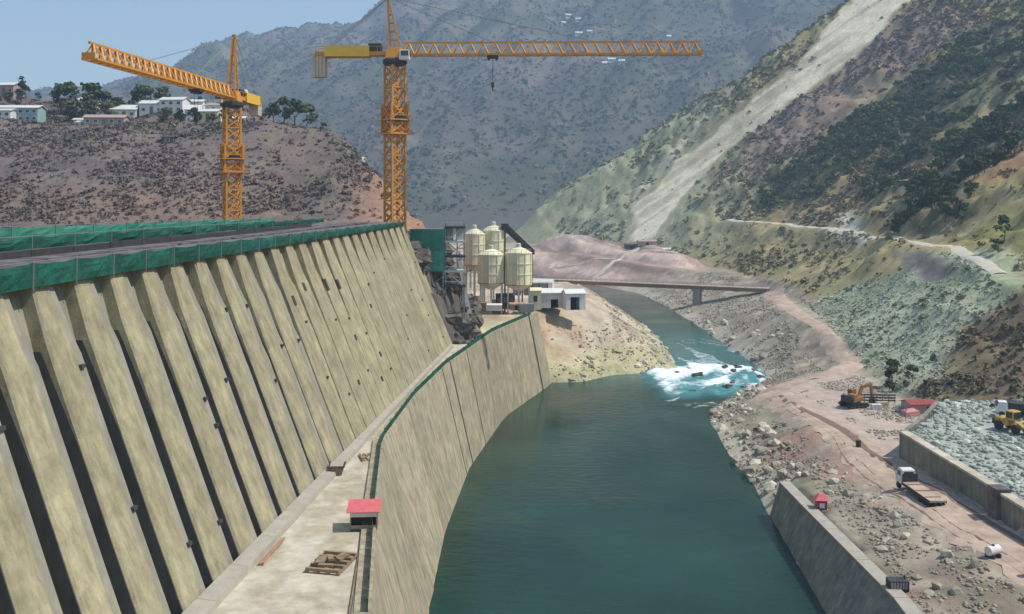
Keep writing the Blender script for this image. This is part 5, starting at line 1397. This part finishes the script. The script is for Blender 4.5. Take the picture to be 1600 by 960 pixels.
f = (smooth(620, 760, Y) * smooth(230, 130, X) > .4); C[f] = C[f] * .45 + np.array((.34, .36, .20)) * .55
f = (poly_sdf(X, Y, ORANGE) < 3); C[f] = C[f] * .6 + np.array((.20, .13, .07)) * .4
C = .5 * C + .5 * ground_colours(X, Y, Z) * r.uniform(.5, 1.1, (len(X), 1))
scatter("mountain_scrub", X, Y, Z - .1, S, C, 14, .45, 24)
# rough herbs on the pale rubble slope
X, Y, r = pick(6500, (100, 170), (244, 402), lambda x, y: (poly_sdf(x, y, GREENGREY) < 2) * (poly_sdf(x, y, CONCRETE_CUT) > 1) * (np.abs(x - toe_x(y) - 43.5) > 5) * .5, 25)
scatter("slope_herbs", X, Y, terrain(X, Y), .25 + .7 * r.random(len(X)) ** 2.4, tint(len(X), r, [(.38, .42, .29), (.28, .33, .20), (.14, .19, .09), (.46, .48, .36)], [.4, .3, .12, .18]), 9, .5, 26)
# brown slope over the rubble platform
X, Y, r = pick(9000, (100, 165), (150, 285), lambda x, y: (x - toe_x(y) > 2) * (poly_sdf(x, y, GREENGREY) > 1) * np.clip(.45 + 1.5 * fbm(x, y, 12, 3, 617), .1, 1), 33)
scatter("slope_scrub", X, Y, terrain(X, Y), .25 + 1.0 * r.random(len(X)) ** 2.6, tint(len(X), r, [(.21, .15, .095), (.15, .135, .07), (.10, .11, .05), (.28, .22, .14)], [.4, .27, .15, .18]), 12, .5, 34)
# banks and promontory
X, Y, r = pick(9000, (10, 112), (120, 560), lambda x, y: (sd(x, y) > np.where((y < 190) & rightside(x, y), 10, 1.2)) * (sd(x, y) < 22) * noroad(x, y) * (poly_sdf(x, y, BLOCK) > 2) * (fbm(x, y, 14, 3, 621) > .12) * np.where(~rightside(x, y) & (y < 302), 0, .5), 27)
scatter("bank_herbs", X, Y, terrain(X, Y), .25 + .6 * r.random(len(X)) ** 2, tint(len(X), r, [(.27, .25, .13), (.19, .19, .10), (.12, .12, .06), (.36, .32, .2)], [.35, .3, .2, .15]), 9, .5, 28)
# far mountain woods
r = np.random.default_rng(29); X = FS * r.uniform(-1450, 1450, 150000); Y = FS * r.uniform(1120, 2560, 150000)
ok = (np.abs(X) < .56 * Y) & (r.random(len(X)) < np.where(fbm(X, Y, 150, 4, 631) > .02, .85, .35)); X, Y = X[ok], Y[ok]
scatter("far_woods", X, Y, far_height(X, Y) - .8, 2.2 + 4.5 * r.random(len(X)) ** 3, tint(len(X), r, [(.105, .10, .072), (.11, .10, .075), (.135, .112, .095), (.075, .08, .056)], [.3, .3, .3, .1]), 3, .85, 30, var=6, jitter=.12)

# ------------------------------------------------------------------ trees, each with trunk and crown
def tree_parts(seed, h, spread, mat_col, nq=330, kind="round"):
    r = random.Random(seed); mb = MB()
    th = h * (.45 if kind == "round" else .8); k = h * .028
    rings = []
    for q in range(5):
        f = q / 4; ox, oy = .03 * h * math.sin(seed + 2 * f), .03 * h * math.cos(seed * 2 + 3 * f)
        rr = k * (1 - .6 * f)
        rings.append([(ox + rr * math.cos(a), oy + rr * math.sin(a), -.6 + (th + .6) * f) for a in (2 * math.pi * j / 7 for j in range(7))])
    mb.loft(rings)
    tips = []
    for q in range(6):
        a = q * 2.4 + r.uniform(-.3, .3); f0 = r.uniform(.55, .95)
        b = Vector((0, 0, th * f0)); e = Vector((math.cos(a) * spread * .55, math.sin(a) * spread * .55, th * f0 + h * r.uniform(.12, .3)))
        mb.tube(b, e, k * .4, k * .12, n=5); tips.append(e)
    trunk = mb.mesh("trunk", M("bark"))
    g = np.random.default_rng(seed + 400); V = []; CC = []
    centres = []
    for q in range(9):
        a = g.uniform(0, 6.28); zf = g.uniform(.38, .95) if kind == "round" else g.uniform(.15, .97)
        rad = spread * (.62 * math.sin(math.pi * min(1, .25 + zf * .72)) if kind == "round" else .75 * (1.02 - zf))
        centres.append((rad * math.cos(a), rad * math.sin(a), h * zf, spread * g.uniform(.3, .5)))
    centres.append((0, 0, h * .88, spread * .35))
    for q in range(nq):
        cx, cy, cz, cr = centres[int(g.integers(len(centres)))]
        d = g.normal(size=3); d /= np.linalg.norm(d); rad = cr * g.uniform(.55, 1.05)
        c = np.array((cx, cy, cz)) + d * rad * np.array((1, 1, .75))
        n = d + np.array((0, 0, .4)) + g.normal(size=3) * .5; n /= np.linalg.norm(n)
        u = np.cross(n, g.normal(size=3)); u /= np.linalg.norm(u); w = np.cross(n, u); s = spread * .115 * g.uniform(.6, 1.3)
        V += [c - u * s - w * s * .6, c + u * s * .7 - w * s, c + u * s + w * s * .7, c - u * s * .6 + w * s]
        col = np.array(mat_col) * g.uniform(.65, 1.35); CC += [col] * 4
    crown = mesh_np("crown", np.array(V), np.arange(len(V)).reshape(-1, 4), M("leaf_tint"), False, np.array(CC))
    return trunk, crown
TREES = [tree_parts(1, 11, 5.2, (.07, .094, .036)), tree_parts(2, 9, 4.6, (.088, .108, .042)), tree_parts(3, 13, 5.0, (.06, .082, .036)), tree_parts(4, 8, 4.2, (.10, .115, .05)), tree_parts(5, 12, 3.0, (.042, .06, .036), 300, "cone"), tree_parts(6, 7, 4.0, (.05, .065, .03))]
def tree(x, y, s, k, label, group, rz=0.0):
    t = thing("tree", label, "tree", (x, y, gz(x, y)), rz, group); t.scale = (s,) * 3
    link_mesh("trunk", TREES[k][0], t); link_mesh("crown", TREES[k][1], t)
tr = random.Random(77)
def village_tree(px_x, y, h, k, label):
    tree(px_x, y, h / (11, 9, 13, 8, 12, 7)[k], k, label, "trees of the hilltop village", tr.uniform(0, 6.28))
CL = ["dark tree of the thick clump standing closest to the upper pink house", "tallest dark tree in the thick clump above the teal house", "broad dark tree in the middle of the thick clump", "round dark tree at the front of the clump, just above the teal roof", "lighter green tree in the thick village clump", "tall tree on the terrace side of the thick clump", "low tree where the thick clump meets the terrace", "small bushy tree in front of the thick clump, by the tiny outhouse", "smallest bush in front of the thick clump, beside the teal house", "last dark tree of the thick clump, touching the white-roofed terrace"]
for x, y, h, k in ((-212, 452, 13, 0), (-205, 447, 16, 2), (-198, 452, 15, 0), (-204, 440, 10, 1), (-196, 444, 12, 3), (-190, 450, 13, 2), (-186, 441, 9, 1), (-193, 437, 8, 5), (-200, 435, 7, 5), (-183, 446, 10, 0)):
    village_tree(x, y, h, k, CL.pop(0))
for x, y, h, k in ((-176, 462, 11, 1), (-180, 466, 12, 0), (-171, 468, 9, 3)): village_tree(x, y, h, k, {11: "tree rising behind the farthest white roof of the terrace", 12: "tallest tree behind the white-roofed terrace, below the jib's tip", 9: "pale green tree behind the middle of the white terrace"}[h])
for x, y, h, k in ((-97, 428, 13, 0), (-102, 431, 12, 2), (-92, 430, 11, 1), (-106, 427, 8, 5)): village_tree(x, y, h, k, {13: "tallest dark tree in the ridge clump between the two cranes", 12: "narrow dark tree second from the mast in the ridge clump between cranes", 11: "dark tree at the far-crane end of the ridge clump", 8: "lowest bush of the ridge clump, closest to the crane mast"}[h])
village_tree(-236, 462, 14, 4, "dark pointed tree beside the upper pink house"); village_tree(-222, 468, 7, 4, "small thin tree alone on the skyline by the upper pink house")
village_tree(-250, 455, 11, 2, "dark tree at the very edge of the village, before the upper pink house")
for x, y, h, k in ((-154, 428, 7, 1), (-147, 425, 6, 5), (-140, 424, 8, 0), (-133, 427, 5, 3), (-126, 424, 5.5, 5)): village_tree(x, y, h, k, {7: "small dark tree in front of the tall pale house", 6: "small bushy tree in front of the small white gabled house", 8: "dark tree in front of the cream house beside the mast", 5: "pale small tree just behind the crane mast", 5.5: "small dark bush on the ridge just past the crane mast"}[h])
for x, y, h, k in ((-60, 421, 4, 5), (-83, 424, 4.5, 1)): village_tree(x, y, h, k, {4: "low bush on the bare ridge just past the small white house", 4.5: "low dark tree on the bare ridge before the small white house"}[h])
for k in range(14):
    tree(tr.uniform(-245, -128), tr.uniform(432, 478), tr.uniform(.35, .75), tr.choice((0, 1, 2, 5)), "small dark tree dotted among the hilltop houses", "small trees among the hilltop houses", tr.uniform(0, 6.28))
# forest bands on the mountain: the largest as trees of their own, the rest one mass
r = np.random.default_rng(91); FP = []
for P, n in ((FOREST_A, 620), (FOREST_B, 330), (FOREST_C, 190)):
    xs = [p[0] for p in P]; ys = [p[1] for p in P]
    X = r.uniform(min(xs) - 12, max(xs) + 12, n * 8); Y = r.uniform(min(ys) - 12, max(ys) + 12, n * 8)
    ok = (poly_sdf(X, Y, P) + 9 * fbm(X, Y, 22, 3, 641) < 1) & (fbm(X, Y, 18, 3, 643) > -.05); FP += list(zip(X[ok][:n], Y[ok][:n]))
FP = [p for p in FP if p[0] < .56 * p[1] + 8]
FP.sort(key=lambda p: p[1])
lab = {"A": "dark tree in the upper forest band across the mountain", "B": "dark tree in the middle forest band above the olive gully", "C": "dark tree in the lowest grove just above the hill road"}
def band(x, y):
    d = [float(poly_sdf(np.array([x]), np.array([y]), P)[0]) for P in (FOREST_A, FOREST_B, FOREST_C)]
    return "ABC"[int(np.argmin(d))]
for x, y in FP[:260]:
    b = band(x, y)
    tree(x, y, tr.uniform(.45, .85), tr.choice((0, 1, 2, 5, 0, 2, 4)), lab[b], {"A": "trees of the upper forest band", "B": "trees of the middle forest band", "C": "trees of the lowest grove"}[b], tr.uniform(0, 6.28))
RX = np.array([p[0] for p in FP[260:]]); RY = np.array([p[1] for p in FP[260:]])
scatter("forest", RX, RY, terrain(RX, RY) + 1.5, 2.6 + 1.8 * r.random(len(RX)), tint(len(RX), r, [(.07, .092, .036), (.095, .108, .044), (.055, .075, .034)], [.4, .3, .3]), 44, .27, 31, hs=1.1)
# shrubs by the roads and the gully
for x, y, s, k, l in ((103.5, 262, .62, 0, "dark bush at the foot of the rubble slope above the yard, beside a smaller one"), (100.5, 256, .45, 5, "smaller dark bush at the foot of the rubble slope above the yard"), (106, 254, .5, 1, "dark bush highest on the rubble slope behind the timber screen"), (163, 318, .7, 2, "dark tree at the end of the hill road"), (158, 312, .5, 1, "low tree below the end of the hill road")):
    tree(x, y, s, k, l, None, k * 1.1)

# ------------------------------------------------------------------ village houses on the ridge
def house(label, x, y, w, d, h, rise, wall, roof, rz=0, wins=4, floors=1, door=True, dz=-.4, group="houses of the hilltop village"):
    t = thing("house", label, "house", (x, y, gz(x, y) + dz), rz, group)
    MB().box((0, 0, h / 2 - 1.5), (w, d, h + 3)).build("wall", M(wall), t)
    e = .6
    for s in (-1, 1):
        a = [(-w / 2 - e, s * (d / 2 + e), h - .1), (w / 2 + e, s * (d / 2 + e), h - .1), (w / 2 + e, 0, h + rise), (-w / 2 - e, 0, h + rise)]
        MB().quad_solid(a, [(p, q, z + .22) for p, q, z in a]).build("roof_sheet", M(roof), t)
    for x_ in (-w / 2 + .1, w / 2 - .1):
        MB().quad_solid([(x_ - .08, -d / 2, h), (x_ - .08, d / 2, h), (x_ - .08, 0, h + rise - .1)], [(x_ + .08, -d / 2, h), (x_ + .08, d / 2, h), (x_ + .08, 0, h + rise - .1)]).build("gable", M(wall), t)
    for fl in range(floors):
        zc = h / floors * (fl + .55)
        for k in range(wins):
            xx_ = -w / 2 + w * (k + .5) / wins
            if door and fl == 0 and k == wins // 2:
                MB().box((xx_, -d / 2 - .05, h / floors * .4), (1.5, .12, h / floors * .8)).build("door", M("timber"), t); continue
            f = MB().box((xx_, -d / 2 - .05, zc), (1.9, .12, 1.6)).build("window", M("white_paint"), t)
            MB().box((xx_, -d / 2 - .13, zc), (1.5, .05, 1.25)).build("pane", M("glass_dark"), f)
    return t
house("long teal house with white lower storey at the edge of the village", -220, 428, 20, 9, 6.2, 1.4, "house_teal", "roof_pale", R(4), 7, 2)
house("bright white low house in front of the long teal house", -226, 421, 15, 7, 3.4, .9, "white_paint", "roof_pale", R(2), 5)
house("pink house with pale roof higher up at the village edge", -247, 471, 10, 8, 5.5, 1.6, "house_pink", "roof_pale", R(-5), 3)
house("rusty-roofed long house below the white-roofed terrace", -179, 424, 17, 8, 3.2, 1.4, "house_pink", "roof_tin", R(5), 5)
house("white-roofed house with dark openings in the terrace, farthest from the mast", -181, 446, 14, 9, 4.2, 2.4, "house_wall", "roof_pale", R(8), 4)
house("white house in the middle of the terrace behind the rusty roof", -167, 449, 11, 9, 6.0, 1.8, "white_paint", "roof_pale", R(0), 3)
house("tall pale house closing the terrace on the mast side", -157, 447, 11, 8, 5.8, 1.6, "house_wall", "roof_pale", R(-6), 3, 2)
house("small white gabled house between the terrace and the mast", -146, 440, 7, 7, 4.0, 2.4, "white_paint", "roof_pale", R(12), 2)
house("cream house just beside the crane mast", -137, 436, 9, 7, 4.6, 1.4, "silo_cream", "roof_pale", R(-4), 3)
house("small white house on the bare ridge between the cranes", -69, 421, 8, 6, 2.2, 1.2, "white_paint", "roof_pale", R(-8), 2)
house("tiny white outhouse in the tree clump", -194, 431, 4, 4, 2.6, .8, "white_paint", "roof_pale", R(0), 1, 1, False)
house("tiny white outhouse at the foot of the rusty-roofed house", -189, 424, 4.5, 4, 2.4, .7, "white_paint", "roof_pale", R(9), 1, 1, False)
house("dark hut standing alone on the scrub slope", -137, 383, 4.5, 3.5, 2.2, .6, "deck_dark", "dark_steel", R(3), 1, 1, False, group=None)

house("low white house with rusty roof tucked below the teal house's far end", -232, 436, 9, 7, 3.2, 1.2, "house_wall", "roof_tin", R(10), 3)
house("small grey-roofed house peeping above the thick tree clump", -206, 466, 9, 7, 4.5, 1.6, "house_wall", "roof_pale", R(-4), 3)
house("white box house behind the small gabled one", -151, 458, 8, 7, 4.4, 1.2, "white_paint", "roof_pale", R(6), 3)
house("pale house behind the cream one beside the mast", -139, 452, 8, 7, 3.8, 1.4, "house_wall", "roof_tin", R(-10), 3)
house("white hut on the ridge just past the crane mast", -123, 432, 6, 5, 2.6, 1.0, "white_paint", "roof_pale", R(5), 2)

# white hamlets far up the hazy mountain
def far_house(label, x, y, w, rz):
    x, y = x * FS, y * FS
    z = float(far_height(np.array([x]), np.array([y]))[0])
    t = thing("house", label, "house", (x, y, z - 1), rz, "far white hamlets"); t.scale = (1.15,) * 3
    MB().box((0, 0, 1), (w, w * .6, 9)).build("wall", M("white_paint"), t)
    for s in (-1, 1):
        a = [(-w / 2 - .8, s * (w * .3 + .8), 5.4), (w / 2 + .8, s * (w * .3 + .8), 5.4), (w / 2 + .8, 0, 8.6), (-w / 2 - .8, 0, 8.6)]
        MB().quad_solid(a, [(p, q, zz + .4) for p, q, zz in a]).build("roof_sheet", M("roof_pale"), t)
    for k in range(3): MB().box((-w * .3 + k * w * .3, -w * .3 - .1, 2.6), (2.4, .3, 2.4)).build("window", M("glass_dark"), t)
for x, y, w, rz, l in ((106, 1808, 13, .2, "highest far white house on the hazy mountain above the long jib"), (123, 1754, 16, -.1, "far white house just below the highest one above the long jib"), (96, 1794, 10, .4, "small far white house beside the highest one above the long jib"),
                       (116, 1660, 15, .1, "far white house nearest above the long jib, with one close beside it"), (132, 1632, 10, -.3, "smaller far white house nearest above the long jib"),
                       (158, 1526, 14, .2, "middle one of the far white houses below the long jib"), (170, 1488, 11, -.2, "far white house below the long jib, closest to its tip"), (146, 1514, 9, .1, "smallest far white house below the long jib"), (270, 1654, 9, .3, "lone far white house above the tip of the long jib")):
    far_house(l, x, y, w, rz)
# ------------------------------------------------------------------ haze in the valley air
hz = MB().box((0, 2750, 740), (9000, 6300, 1502)).build("haze", None)
hm = bpy.data.materials.new("haze_air"); hm.use_nodes = True
ht = hm.node_tree
for n in list(ht.nodes):
    if n.type == 'BSDF_PRINCIPLED': ht.nodes.remove(n)
pv = ht.nodes.new("ShaderNodeVolumePrincipled")
pv.inputs["Color"].default_value = (.52, .74, 1.0, 1)
pv.inputs["Density"].default_value = 0.000185
pv.inputs["Anisotropy"].default_value = 0.15
ht.links.new(pv.outputs[0], [n for n in ht.nodes if n.type == 'OUTPUT_MATERIAL'][0].inputs["Volume"])
hz.data.materials.clear(); hz.data.materials.append(hm)
tag(hz, kind="stuff")
